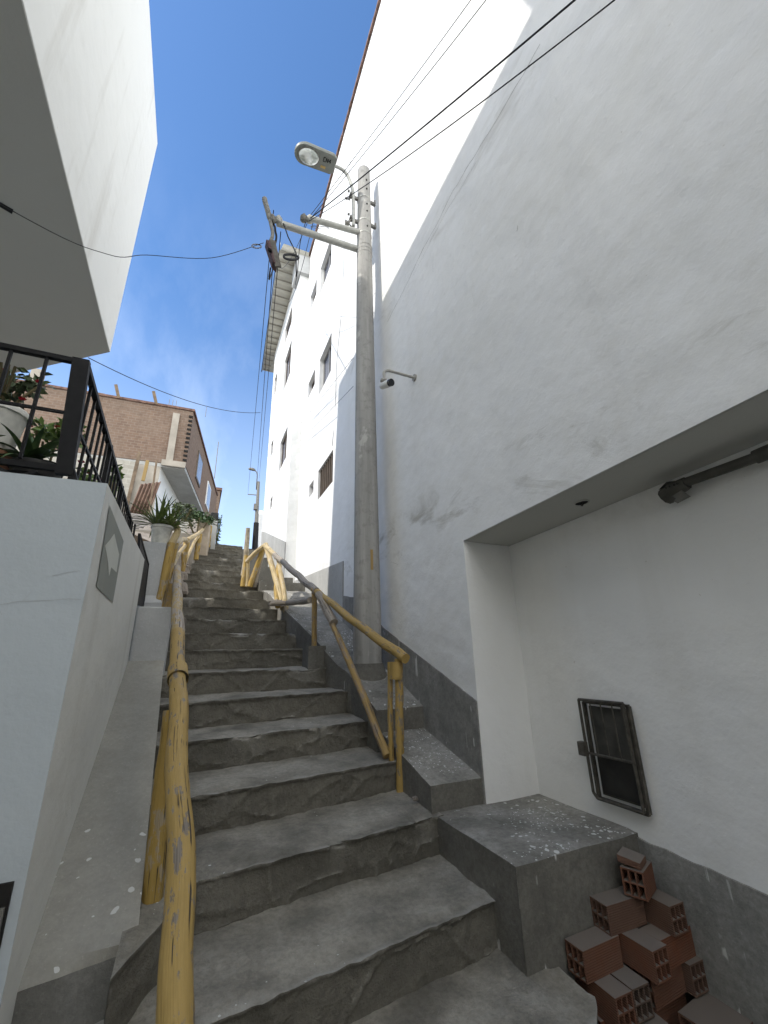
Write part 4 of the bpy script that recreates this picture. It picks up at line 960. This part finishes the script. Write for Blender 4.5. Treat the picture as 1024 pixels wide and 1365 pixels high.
for i in range(1, 8):
    a = pi / 2 * i / 7; P.append((1.215 - .11 * sin(a) * (1), PY - .01, 6.03 + .11 * (sin(a)) * .9 if i < 4 else 6.03 + .112 * (1 - .12 * (1 - sin(a)))))
P = [(1.30, PY, 5.18), (1.30, PY, 5.5), (1.298, PY, 5.74), (1.285, PY, 5.86), (1.255, PY, 5.98), (1.215, PY, 6.075), (1.165, PY, 6.130), (1.10, PY, 6.150), (1.02, PY, 6.145)]
b.tube(wob(P, 32, 0, 0), .022, 12); b.build('lamp_arm', M['galv'], t, True, 0, 60)
# lamp head: tapered stadium shell with a domed top and a bowl lens under the tip
def outline(s=1.0, n=14):
    pts = [(1.04, 3.515), (1.04, 3.74)]
    pts = [(0.47, -.112), (0.47, .112)]
    c = []
    for i in range(n + 1):
        a = pi / 2 + pi * i / n; c.append((.09 + .125 * cos(a) * 1.05, .125 * sin(a)))
    return [(x, y) for x, y in [(.50, -.095)] + [(.50, .095), (.46, .118)] + c + [(.46, -.118)]]
def head_pt(u, v, w): return (.545 + u * .98 + .0, 3.628 + v, 6.075 + w + u * .075)
b = MB(); pl = outline(); rings = []
for (s_, dz) in ((.985, -.012), (1.0, 0.0), (1.0, .03), (.9, .062), (.65, .085), (.3, .095)):
    rings.append([b.add([head_pt(.26 + (x - .26) * s_, y * s_, dz)]) for x, y in pl])
n = len(pl)
for a, c in zip(rings, rings[1:]):
    for j in range(n): b.face([a[j], a[(j + 1) % n], c[(j + 1) % n], c[j]][::-1])
b.face(rings[0]); b.face(rings[-1][::-1])
lh = b.build('lamp_head', M['lamp'], t, True, 0, 35)
b = MB(); rr = []; N_ = 24
for k_, (s_, dz) in enumerate(((1.0, -.014), (.98, -.026), (.86, -.046), (.6, -.060), (.25, -.066))):
    rr.append([b.add([head_pt(.145 + .132 * s_ * cos(2 * pi * j / N_), .098 * s_ * sin(2 * pi * j / N_), dz)]) for j in range(N_)])
for a, c in zip(rr, rr[1:]):
    for j in range(N_): b.face([a[j], a[(j + 1) % N_], c[(j + 1) % N_], c[j]])
b.face(rr[-1]); b.build('lens', M['lens'], lh, True, 0, 60)
b = MB(); P = [head_pt(.145 + .139 * cos(2 * pi * j / 24), .105 * sin(2 * pi * j / 24), -.016) for j in range(25)]; b.tube(P, .006, 6, False); b.build('lens_ring', M['galv_dk'], lh, True)
b = MB()                                                     # painted mark CN4 under the gear cover, read from below
def stroke(a, c): 
    p, q = V(head_pt(.385 + a[0] * .0, 0, 0)), 0
    A = V(head_pt(.335 + a[0], -.01 - a[1], -.0155)); Cc = V(head_pt(.335 + c[0], -.01 - c[1], -.0155)); b.bar(A, Cc, .008, .002)
for a, c in (((.024, .0), (0, 0)), ((0, 0), (0, .05)), ((0, .05), (.024, .05)), ((.036, 0), (.036, .05)), ((.036, .05), (.062, 0)), ((.062, 0), (.062, .05)), ((.092, 0), (.092, .05)), ((.092, .05), (.074, .018)), ((.074, .018), (.102, .018))): stroke(a, c)
b.build('painted_number', M['black'], lh)
b = MB(); A = head_pt(.36, .045, -.0145); b.box(A[0] - .04, A[0] + .025, A[1] - .0, A[1] + .03, A[2] - .001, A[2] + .004); b.build('yellow_sticker', M['log_y2'], lh)
# crossarms
b = MB(); b.tube([(1.40, PY - .02, 5.085), (.735, PY - .02, 4.995)], .036, 12); b.build('crossarm', M['galv'], t, True, 0, 40)
b = MB(); b.tube([(1.40, PY + .03, 4.850), (.365, PY + .03, 4.795)], .040, 12); b.build('crossarm', M['galv'], t, True, 0, 40)
for (x, z_) in ((.72, 4.99), (.36, 4.79)):
    for q in range(2):
        b = MB(); b.lathe([(.02, -.05), (.045, -.03), (.03, -.01), (.045, .01), (.03, .03), (.018, .06)], (x + .02 - q * .07, PY, z_ + .02 - q * .02), 12); b.build('insulator', M['galv_dk'] if q else M['galv'], t, True)
b = MB(); b.tube([(1.36, PY, 5.16), (1.28, PY - .01, 5.13), (1.23, PY - .02, 5.17), (1.25, PY - .02, 5.24)], .009, 6); b.lathe([(.025, 0), (.03, .03), (.02, .05)], (1.21, PY - .02, 5.13), 10); b.build('small_bracket', M['galv_dk'], t, True)

def sag(a, c, s_, n=24):
    a, c = V(a), V(c); return [a.lerp(c, i / n) - V((0, 0, 4 * s_ * (i / n) * (1 - i / n))) for i in range(n + 1)]
def cable(label, P, r, mat='wire', group=None):
    b = MB(); o0 = V(P[0]); b.tube([V(p) - o0 for p in P], r, 6); o = b.build('cable', M[mat], None, True); o.location = o0; return tag(o, label, 'cable', group)
A0 = (.735, PY - .02, 5.03)
cable('upper of the two thin wires climbing from the upper crossarm to the right wall', sag(A0, (1.638, 1.28, 5.27), .03), .0036)
cable('lower of the two thin wires climbing from the upper crossarm to the right wall', sag((.74, PY, 5.0), (1.638, 1.10, 4.86), .03), .0036)
cable('thick double cable from the upper crossarm across the wall, over the lowest wire', sag((.73, PY, 5.0), (1.638, .46, 3.30), .03), .0058)
cable('lowest single black cable from the upper crossarm across the right wall', sag((.73, PY, 4.97), (1.638, .34, 2.94), .09), .0038)
cable('slack grey wire drooping from the left house past its soffit to the pole box', [V(p) for p in wob([(-3.4, 2.2, 3.22), (-1.49, 2.8, 2.90), (-.98, 3.2, 3.14), (-.78, 3.5, 3.56), (-.25, 3.62, 3.90), (.24, 3.65, 4.38)], 40, 0, 0)], .0032)
cable('long black wire sagging from behind the terrace railing across the sky', sag((-1.85, 6.3, 4.2), (1.16, 12.0, 7.32), .28), .007)
for i, (dx, e) in enumerate((((0.0), (2.86, 27.9, 11.0)), ((.03), (2.97, 27.9, 11.55)), ((-.02), (2.32, 27.9, 10.6)))):
    cable(('left one', 'right one', 'middle one')[i] + ' of three thin lines running from the hanging box to the distant lamp', sag((.36 + dx * 2, PY + .05, 4.4 + .3 * i), e, .7), .006)
cable('black cable looping from the eave toward the second crossarm', sag((.72, PY, 4.96), (1.0, 8.2, 9.2), .2), .004)
cable('thin black cable running down from the crossarm tip past the eave', sag((.78, PY, 4.96), (1.15, 7.6, 7.6), .25), .004)
def loop(label, c, r, mat='wire', turns=2, rr=.007, tilt=.3):
    P = [V((c[0] + r * cos(2 * pi * i / 24), c[1] + tilt * r * sin(2 * pi * i / 24), c[2] + r * .9 * sin(2 * pi * i / 24 + .4) + .006 * (i / 24))) for i in range(24 * turns + 1)]; return cable(label, P, rr, mat)
loop('coil of black cable hanging under the lower crossarm beside the box', (.55, PY, 4.30), .085, 'wire', 3, .010)
loop('small loose grey wire loop left of the hanging box', (.17, PY, 4.29), .05, 'wire_g', 2, .005, .2)
loop('loose ring of thin wire tangled at the upper crossarm tip', (.88, PY + .05, 5.0), .11, 'wire_g', 1, .004, .8)
cable('short drop wire from the lower crossarm tip to the coil', [(.44, PY, 4.78), (.50, PY, 4.6), (.60, PY, 4.40), (.62, PY, 4.05)], .007)
cable('drop wire from the upper crossarm tip down to the eave side', wob([(.70, PY, 4.98), (.66, PY + .1, 4.7), (.68, PY + .3, 4.45), (.78, PY + 1.0, 5.0)], 20, .0, 0), .005)
cable('hairline service wire hanging down the white facade to the barred window', wob([(1.62, 4.62, 9.0), (1.628, 5.0, 6.6), (1.63, 5.3, 4.6), (1.63, 5.55, 3.05)], 24, .03, 2), .004, 'wire_g')
cable('upper of the slack grey wires crossing the facade left of the pole', sag((1.60, 4.5, 3.88), (1.60, 7.85, 4.72), .012), .003, 'wire_g')
cable('lower of the slack grey wires crossing the facade left of the pole', sag((1.60, 4.5, 3.42), (1.60, 7.85, 4.30), .012), .003, 'wire_g')
# hanging box with its lead
t = thing('junction_box', (.36, PY, 4.2), 'rusty brown junction box hanging from the lower crossarm against the sky', 'box')
b = MB(); Q = [(.215, PY - .03, 4.40), (.30, PY - .06, 4.47), (.345, PY + .12, 4.44), (.25, PY + .14, 4.37)]
b.hexa([(.345, PY - .07, 4.10), (.405, PY - .04, 4.06), (.405, PY + .06, 4.06), (.345, PY + .04, 4.10), (.255, PY - .07, 4.37), (.315, PY - .04, 4.40), (.315, PY + .06, 4.40), (.255, PY + .04, 4.37)]); bx = b.build('case', M['rust'], t, False, .012)
b = MB(); b.bar((.412, PY - .04, 4.055), (.322, PY - .04, 4.41), .07, .018, (0, 1, 0)); b.build('lid', M['hatchbar'], bx, False, .004)
b = MB(); b.tube([(.315, PY - .06, 4.22), (.30, PY - .10, 4.19)], .02, 8); b.build('cable_gland', M['black'], bx, True)
b = MB(); b.tube(wob([(.205, PY, 5.06), (.23, PY, 4.96), (.29, PY, 4.74), (.325, PY, 4.58), (.315, PY, 4.44)], 20, .004, 3), [.030] * 10 + [.020] * 11, 10); b.build('lead_cable', M['galv_dk'], t, True)
b = MB(); b.tube(wob([(.33, PY + .03, 4.75), (.35, PY, 4.65), (.37, PY, 4.55), (.36, PY, 4.40)], 14, .01, 6), .012, 8); b.build('hanger', M['black'], t, True)
b = MB(); b.tube(wob([(.335, PY, 4.05), (.345, PY + .12, 4.02), (.60, PY + 2.2, 6.6), (.865, 8.0, 9.33), (1.0, 10.2, 9.34), (1.15, 12.7, 9.34)], 40, .0, 6), .009, 8); b.build('feed_cable', M['black'], t, True)

# ------------------------------------------------------------------ hollow clay bricks
def brick_mesh(name, L, H, W, mat):
    """long axis x, ends at -x and +x with 3 x 2 tubes running through"""
    b = MB(); t = .0065; cols, rows = 3, 2; cw = (W - t * (cols + 1)) / cols; ch = (H - t * (rows + 1)) / rows; x0, x1 = -L / 2, L / 2
    ys = [-W / 2]; 
    for i in range(cols): ys += [ys[-1] + t, ys[-1] + t + cw]
    ys.append(ys[-1] + t); zs = [0]
    for i in range(rows): zs += [zs[-1] + t, zs[-1] + t + ch]
    zs.append(zs[-1] + t)
    for x, fl in ((x0, 0), (x1, 1)):
        for i in range(len(ys) - 1):
            for j in range(len(zs) - 1):
                if i % 2 == 1 and j % 2 == 1: continue
                q = [(x, ys[i], zs[j]), (x, ys[i], zs[j + 1]), (x, ys[i + 1], zs[j + 1]), (x, ys[i + 1], zs[j])]
                b.poly(q if not fl else q[::-1])
    for i in range(cols):
        for j in range(rows):
            a, c, d, e = ys[2 * i + 1], ys[2 * i + 2], zs[2 * j + 1], zs[2 * j + 2]
            for p, q in (((a, d), (c, d)), ((c, d), (c, e)), ((c, e), (a, e)), ((a, e), (a, d))):
                b.poly([(x0, p[0], p[1]), (x0, q[0], q[1]), (x1, q[0], q[1]), (x1, p[0], p[1])])
    a, c, d, e = -W / 2, W / 2, 0, zs[-1]
    for p, q in (((a, d), (c, d)), ((c, d), (c, e)), ((c, e), (a, e)), ((a, e), (a, d))):
        b.poly([(x0, p[0], p[1]), (x1, p[0], p[1]), (x1, q[0], q[1]), (x0, q[0], q[1])])
    o = b.build(name, mat); m = o.modifiers.new('Weld', 'WELD'); m.merge_threshold = .0005
    return o
proto = brick_mesh('clay_brick', .205, .098, .088, M['clay'])
half = brick_mesh('clay_brick', .135, .098, .090, M['clay'])
wide = brick_mesh('clay_brick', .205, .096, .165, M['clay'])
BR = [  # proto, x, y, z0, rot, label
    (half, 1.880, 1.612, -.992, 22, 'half hollow brick with six holes showing, topmost of the pile in the recess'),
    (proto, 1.775, 1.652, -1.098, -2, 'hollow brick second from the top at the left, its holes toward the stairs'),
    (proto, 1.935, 1.600, -1.098, 90, 'orange hollow brick against the recess wall just below the topmost one'),
    (proto, 1.600, 1.645, -1.196, 2, 'leftmost hollow brick of the pile, touching the front of the ledge'),
    (proto, 1.772, 1.585, -1.196, 92, 'hollow brick with its holes toward the viewer in the middle of the pile'),
    (proto, 1.920, 1.560, -1.196, 3, 'hollow brick with a ribbed side in the middle of the pile, at the right'),
    (proto, 1.578, 1.610, -1.294, 90, 'lower front hollow brick of the pair, on the left nearest the stairs'),
    (proto, 1.674, 1.612, -1.294, 89, 'lower front hollow brick of the pair, on the right of it'),
    (proto, 1.845, 1.570, -1.294, 4, 'dark red hollow brick low at the right of the pile'),
    (proto, 1.985, 1.600, -1.294, 90, 'shaded hollow brick low beside the recess wall'),
    (wide, 1.935, 1.425, -1.398, 6, 'wide red brick lying alone on the floor in front of the pile'),
    (half, 1.675, 1.520, -1.398, -3, 'brick end on the floor at the foot of the pile beside the lowest step'),
    (proto, 1.62, 1.625, -1.392, 2, 'hollow brick in the bottom layer under the left pair'),
    (proto, 1.86, 1.60, -1.392, 2, 'hollow brick in the bottom layer under the dark red one')]
used = set()
for (src, x, y, z, r, lab) in BR:
    o = src if src.name not in used else src.copy()
    if o is not src: COL.objects.link(o)
    used.add(src.name); o.location = (x, y, z); o.rotation_euler = (0, 0, radians(r)); tag(o, lab, 'brick', 'hollow clay bricks piled in the recess')
b = MB(); b.hexa([(-.05, -.045, 0), (.05, -.045, 0), (.05, .045, .012), (-.05, .045, .012), (-.05, -.045, .026), (.05, -.045, .026), (.05, .045, .04), (-.05, .045, .04)])
o = b.build('brick_shard', M['clay'], None, False, .003); o.location = (1.868, 1.618, -.893); o.rotation_euler = (0, 0, radians(24)); tag(o, 'broken slab of brick lying on the topmost brick', 'brick shard')

# ------------------------------------------------------------------ plants
def blade(b, base, dirv, L, w, droop, n=7, fold=.25):
    base, d = V(base), V(dirv).normalized(); side = d.cross(V((0, 0, 1)))
    side = side.normalized() if side.length > .05 else V((1, 0, 0)); p = base.copy(); prev = None
    for i in range(n + 1):
        t = i / n; ww = w * (1 - t) ** .7 * (.55 + .45 * min(1, t * 4)); up = side.cross(d).normalized()
        cur = (b.add([p - side * ww + up * ww * fold]), b.add([p]), b.add([p + side * ww + up * ww * fold]))
        if prev: b.face([prev[0], prev[1], cur[1], cur[0]]); b.face([prev[1], prev[2], cur[2], cur[1]])
        prev = cur; p = p + d * L / n; d = (d - V((0, 0, droop / n))).normalized()
def rosette(c, n, L, w, droop, seed, el=(.25, 1.4)):
    b = MB(); r = random.Random(seed)
    for i in range(n):
        a = i * 2.4 + r.uniform(-.3, .3); e = lerp(el[0], el[1], (i / n)) + r.uniform(-.12, .12)
        blade(b, V(c) + V((cos(a), sin(a), 0)) * L * .05, (cos(a) * cos(e), sin(a) * cos(e), sin(e)), L * r.uniform(.7, 1.1), w * r.uniform(.8, 1.2), droop * r.uniform(.6, 1.3))
    return b
def clump(c, s_, n, ls, seed, flat=.0):
    b = MB(); r = random.Random(seed); subs = [V((r.uniform(-.7, .7) * s_[0], r.uniform(-.7, .7) * s_[1], r.uniform(-.6, .8) * s_[2])) for _ in range(9)]
    for i in range(n):
        q = subs[r.randrange(9)]; d = V((r.gauss(0, 1), r.gauss(0, 1), r.gauss(0, 1))).normalized() * r.uniform(.1, 1)
        p = V(c) + q + V((d.x * s_[0], d.y * s_[1], d.z * s_[2])) * .45
        u = V((r.gauss(0, 1), r.gauss(0, 1), r.gauss(0, .6))).normalized(); v = u.cross(V((r.gauss(0, 1), r.gauss(0, 1), r.gauss(0, 1)))).normalized(); l = ls * r.uniform(.6, 1.3)
        b.poly([p, p + u * l * .5 + v * l * .28, p + u * l, p + u * l * .5 - v * l * .28])
    return b
def bucket(loc, r, h, label, mat='bucket', cat='pot', n=24, sx=1.0):
    t = thing('flower_pot', loc, label, cat)
    b = MB(); b.lathe([(r * .78, 0), (r * .80, .01), (r * .97, h * .86), (r * 1.06, h * .87), (r * 1.07, h * .97), (r * 1.03, h), (r * .95, h * .98), (r * .93, h * .88)], loc, n); b.build('pot_body', M[mat], t, True, 0, 40)
    b = MB(); b.lathe([(r * .94, h * .86), (r * .9, h * .89)], loc, n); b.build('soil', M['soil'], t); return t
def plant(name, loc, label, build, mats):
    t = thing(name, loc, label, 'plant')
    for (nm, bb, m) in build: bb.build(nm, M[m], t, nm in ('leaves', 'trunk'))
    return t
def flowers(c, s_, n, r_, seed):
    b = MB(); r = random.Random(seed)
    for i in range(n):
        p = V(c) + V((r.uniform(-1, 1) * s_[0], r.uniform(-1, 1) * s_[1], r.uniform(-.3, 1) * s_[2]))
        for k_ in range(7):
            a = k_ * .9; u = V((cos(a), sin(a), .5)).normalized() * r_; v = V((-sin(a), cos(a), .2)) * r_ * .5; b.poly([p, p + u * .6 + v, p + u, p + u * .6 - v])
    return b
def stems(c, n, h, sp, seed, rr=.006):
    b = MB(); r = random.Random(seed)
    for i in range(n):
        a = r.uniform(0, 6.28); b.tube(wob([c, V(c) + V((cos(a) * sp * .4, sin(a) * sp * .4, h * .5)), V(c) + V((cos(a) * sp, sin(a) * sp, h))], 6, .01, i), rr, 5)
    return b
# big bucket plant on the pillar
bucket((-.415, 4.63, 1.095), .098, .195, 'dirty white bucket used as a flower pot on top of the pillar')
b1 = rosette((-.46, 4.62, 1.28), 46, .40, .016, .9, 4); b2 = rosette((-.34, 4.64, 1.28), 40, .34, .015, .8, 9); b2.f = [tuple(i + len(b1.v) for i in f) for f in b2.f]; b1.v += b2.v; b1.f += b2.f; b1.m += b2.m
plant('spiky_plant', (-.41, 4.63, 1.27), 'spiky long leaved green plant growing in the bucket on the pillar', [('leaves', b1, 'leaf'), ('dry_stem', stems((-.41, 4.63, 1.26), 5, .08, .12, 2), 'stem')], None)
# terrace plants
def saucer(loc, r, label, mat='black'):
    b = MB(); b.lathe([(r * .7, 0), (r, .03), (r * 1.03, .03), (r * .95, .02)], (0, 0, 0), 22); o = b.build('plant_saucer', M[mat], None, True, 0, 40); o.location = loc; return tag(o, label, 'saucer')
bucket((-.66, 1.98, .60), .085, .16, 'dark pot behind the railing holding the broad leaved plant', 'hatchdark')
plant('agave_plant', (-.66, 1.98, .74), 'broad leaved dark green agave behind the terrace railing', [('leaves', rosette((-.70, 2.0, .78), 30, .17, .024, 1.2, 21, (.15, 1.35)), 'leaf_dk')], None)
plant('succulent_plant', (-.82, 1.86, .74), 'long drooping succulent leaves left of the agave behind the railing', [('leaves', rosette((-.86, 1.92, .78), 16, .17, .020, 1.5, 33, (.05, .9)), 'leaf_dk')], None)
bucket((-.86, 2.05, .82), .10, .20, 'big white pot at the left behind the terrace railing')
bucket((-.86, 2.05, .60), .11, .215, 'clay pot standing under the big white pot', 'terracotta')
plant('geranium_plant', (-.86, 2.1, 1.0), 'tall geranium with red flowers at the left end of the terrace', [('leaves', clump((-.90, 2.15, 1.15), (.13, .13, .15), 500, .045, 5), 'leaf_gr'), ('flowers', flowers((-.83, 2.07, 1.13), (.10, .06, .12), 6, .018, 3), 'flower'), ('stems', stems((-.88, 2.1, .99), 9, .22, .12, 6), 'stem')], None)
plant('geranium_plant', (-.70, 2.3, 1.0), 'smaller geranium right of the tall one, with pale red flowers', [('leaves', clump((-.74, 2.3, 1.03), (.12, .1, .09), 260, .045, 15), 'leaf_lt'), ('flowers', flowers((-.76, 2.25, 1.06), (.08, .05, .06), 4, .016, 13), 'flower'), ('stems', stems((-.74, 2.3, .62), 7, .42, .08, 16), 'stem')], None)
plant('geranium_plant', (-.62, 2.5, .6), 'geranium with red flowers behind the side bars of the railing', [('leaves', clump((-.60, 2.55, .83), (.07, .25, .11), 420, .045, 25), 'leaf_lt'), ('flowers', flowers((-.585, 2.5, .84), (.03, .22, .12), 8, .020, 27), 'flower'), ('stems', stems((-.62, 2.5, .59), 7, .26, .10, 26), 'stem')], None)
plant('leafy_shrub', (-.72, 3.3, .6), 'light green leafy shrub at the far end of the terrace railing', [('leaves', clump((-.70, 3.35, 1.12), (.08, .14, .22), 320, .06, 35), 'leaf_lt'), ('trunk', stems((-.72, 3.3, .58), 6, .62, .09, 36, .008), 'stem')], None)
saucer((-.60, 1.80, .592), .12, 'flat black plant saucer behind the corner post of the railing')
# pots and plants along the ledge
bucket((-.62, 8.66, 2.28), .085, .24, 'left white pot on the long cement ledge')
bucket((-.42, 8.66, 2.28), .085, .25, 'right white pot on the long cement ledge', 'bucket')
plant('potted_shrub', (-.42, 8.7, 2.5), 'dark shrub in the right white pot on the cement ledge', [('leaves', clump((-.45, 8.75, 2.78), (.22, .2, .22), 420, .07, 45), 'leaf_gr'), ('trunk', stems((-.42, 8.66, 2.48), 6, .3, .15, 46, .01), 'stem')], None)
plant('ledge_shrub', (-.2, 9.1, 2.3), 'low dark green shrub on the ledge under the brick overhang', [('leaves', clump((-.17, 9.25, 2.80), (.30, .3, .20), 700, .07, 55), 'leaf_dk'), ('trunk', stems((-.18, 9.2, 2.26), 7, .5, .2, 56, .012), 'stem')], None)
plant('spiky_plant', (.0, 9.7, 2.8), 'small spiky plant on the tan cement box', [('leaves', rosette((.04, 9.65, 2.82), 30, .30, .022, .8, 65), 'leaf_gr')], None)
plant('hanging_vine', (.2, 11.3, 3.0), 'dark vine straggling at the corner by the top of the stairs', [('leaves', clump((.30, 11.6, 3.25), (.05, .1, .42), 190, .055, 75), 'leaf_dk'), ('trunk', stems((.28, 11.6, 2.75), 5, .9, .06, 76, .01), 'stem')], None)
slab_thing('dark_pier', 'dark weathered pier behind the vine at the top left of the stairs', 'pier', [(.06, 11.6), (.26, 11.6), (.26, 12.2), (.06, 12.2)], 2.0, 3.75, M['hatchdark'], .02)

# ------------------------------------------------------------------ sky, sun, camera
w = bpy.data.worlds.new('World'); S.world = w; w.use_nodes = True; nt = w.node_tree; nt.nodes.clear()
out = nt.nodes.new('ShaderNodeOutputWorld'); bg = nt.nodes.new('ShaderNodeBackground'); sky = nt.nodes.new('ShaderNodeTexSky')
sky.sky_type = 'NISHITA'; sky.sun_disc = False; sky.sun_elevation = radians(46.8); sky.sun_rotation = radians(-97.4); sky.altitude = 100; sky.air_density = 1.0; sky.dust_density = .4; sky.ozone_density = 3.5
tc = nt.nodes.new('ShaderNodeTexCoord'); mp = nt.nodes.new('ShaderNodeMapping'); mp.inputs['Scale'].default_value = (2.6, 1.3, 1.6); mp.inputs['Rotation'].default_value = (.2, .5, .5)
no = nt.nodes.new('ShaderNodeTexNoise'); no.inputs['Scale'].default_value = 1.5; no.inputs['Detail'].default_value = 7; no.inputs['Roughness'].default_value = .6; no.inputs['Distortion'].default_value = .2
nt.links.new(tc.outputs['Generated'], mp.inputs[0]); nt.links.new(mp.outputs[0], no.inputs['Vector'])
mr = nt.nodes.new('ShaderNodeMapRange'); mr.inputs['From Min'].default_value = .44; mr.inputs['From Max'].default_value = .78; mr.inputs['To Max'].default_value = .40; nt.links.new(no.outputs['Fac'], mr.inputs['Value'])
sx = nt.nodes.new('ShaderNodeSeparateXYZ'); nt.links.new(tc.outputs['Generated'], sx.inputs[0])
ml = nt.nodes.new('ShaderNodeMapRange'); ml.inputs['From Min'].default_value = .85; ml.inputs['From Max'].default_value = .30; nt.links.new(sx.outputs[2], ml.inputs['Value'])
mu = nt.nodes.new('ShaderNodeMath'); mu.operation = 'MULTIPLY'; nt.links.new(mr.outputs[0], mu.inputs[0]); nt.links.new(ml.outputs[0], mu.inputs[1])
mx = nt.nodes.new('ShaderNodeMix'); mx.data_type = 'RGBA'; hz = nt.nodes.new('ShaderNodeMapRange'); hz.interpolation_type = 'SMOOTHSTEP'; hz.inputs['From Min'].default_value = .72; hz.inputs['From Max'].default_value = .12; hz.inputs['To Max'].default_value = .30; nt.links.new(sx.outputs[2], hz.inputs['Value'])
mm = nt.nodes.new('ShaderNodeMath'); mm.operation = 'MAXIMUM'; nt.links.new(mu.outputs[0], mm.inputs[0]); nt.links.new(hz.outputs[0], mm.inputs[1])
hs = nt.nodes.new('ShaderNodeHueSaturation'); hs.inputs['Saturation'].default_value = 1.13; nt.links.new(sky.outputs[0], hs.inputs['Color']); nt.links.new(hs.outputs[0], mx.inputs[6]); nt.links.new(mm.outputs[0], mx.inputs[0]); mx.inputs[7].default_value = (6.5, 7.0, 7.8, 1)
# unseen bright cloud bank added behind the viewpoint to fill the shaded walls
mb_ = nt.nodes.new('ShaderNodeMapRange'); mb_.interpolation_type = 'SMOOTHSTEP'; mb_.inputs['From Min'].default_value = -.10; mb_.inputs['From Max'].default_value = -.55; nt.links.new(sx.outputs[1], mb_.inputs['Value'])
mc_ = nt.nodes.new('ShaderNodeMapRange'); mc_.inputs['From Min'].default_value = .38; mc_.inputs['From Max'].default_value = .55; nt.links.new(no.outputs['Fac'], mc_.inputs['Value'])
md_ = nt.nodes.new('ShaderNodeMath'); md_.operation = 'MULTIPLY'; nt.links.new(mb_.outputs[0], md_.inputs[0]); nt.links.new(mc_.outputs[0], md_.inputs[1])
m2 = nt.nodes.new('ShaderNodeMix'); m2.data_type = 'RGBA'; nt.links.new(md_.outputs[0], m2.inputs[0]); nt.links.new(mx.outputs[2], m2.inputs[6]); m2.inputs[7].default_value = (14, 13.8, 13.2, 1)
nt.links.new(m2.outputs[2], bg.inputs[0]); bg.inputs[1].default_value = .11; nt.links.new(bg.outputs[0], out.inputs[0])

sd = bpy.data.lights.new('sun', 'SUN'); sd.energy = 2.0; sd.angle = radians(.53); sd.color = (1.0, .955, .88); so = bpy.data.objects.new('sun', sd); COL.objects.link(so)
so.rotation_euler = V((2.89, .37, -3.1)).to_track_quat('-Z', 'Y').to_euler()

cd = bpy.data.cameras.new('camera'); co = bpy.data.objects.new('camera', cd); COL.objects.link(co); S.camera = co
cd.sensor_fit = 'HORIZONTAL'; cd.sensor_width = 36; cd.lens = 36 * 557 / 1024; cd.clip_start = .02; cd.clip_end = 1000
co.matrix_world = Matrix(((0.916637, -0.107751, -0.384924, 0), (-0.398979, -0.305279, -0.864651, 0), (-0.024342, 0.946147, -0.322820, 0), (0, 0, 0, 1)))
S.view_settings.view_transform = 'Standard'; S.view_settings.look = 'None'; S.view_settings.exposure = 1.25; S.view_settings.gamma = 1
S.cycles.max_bounces = 8; S.cycles.diffuse_bounces = 6
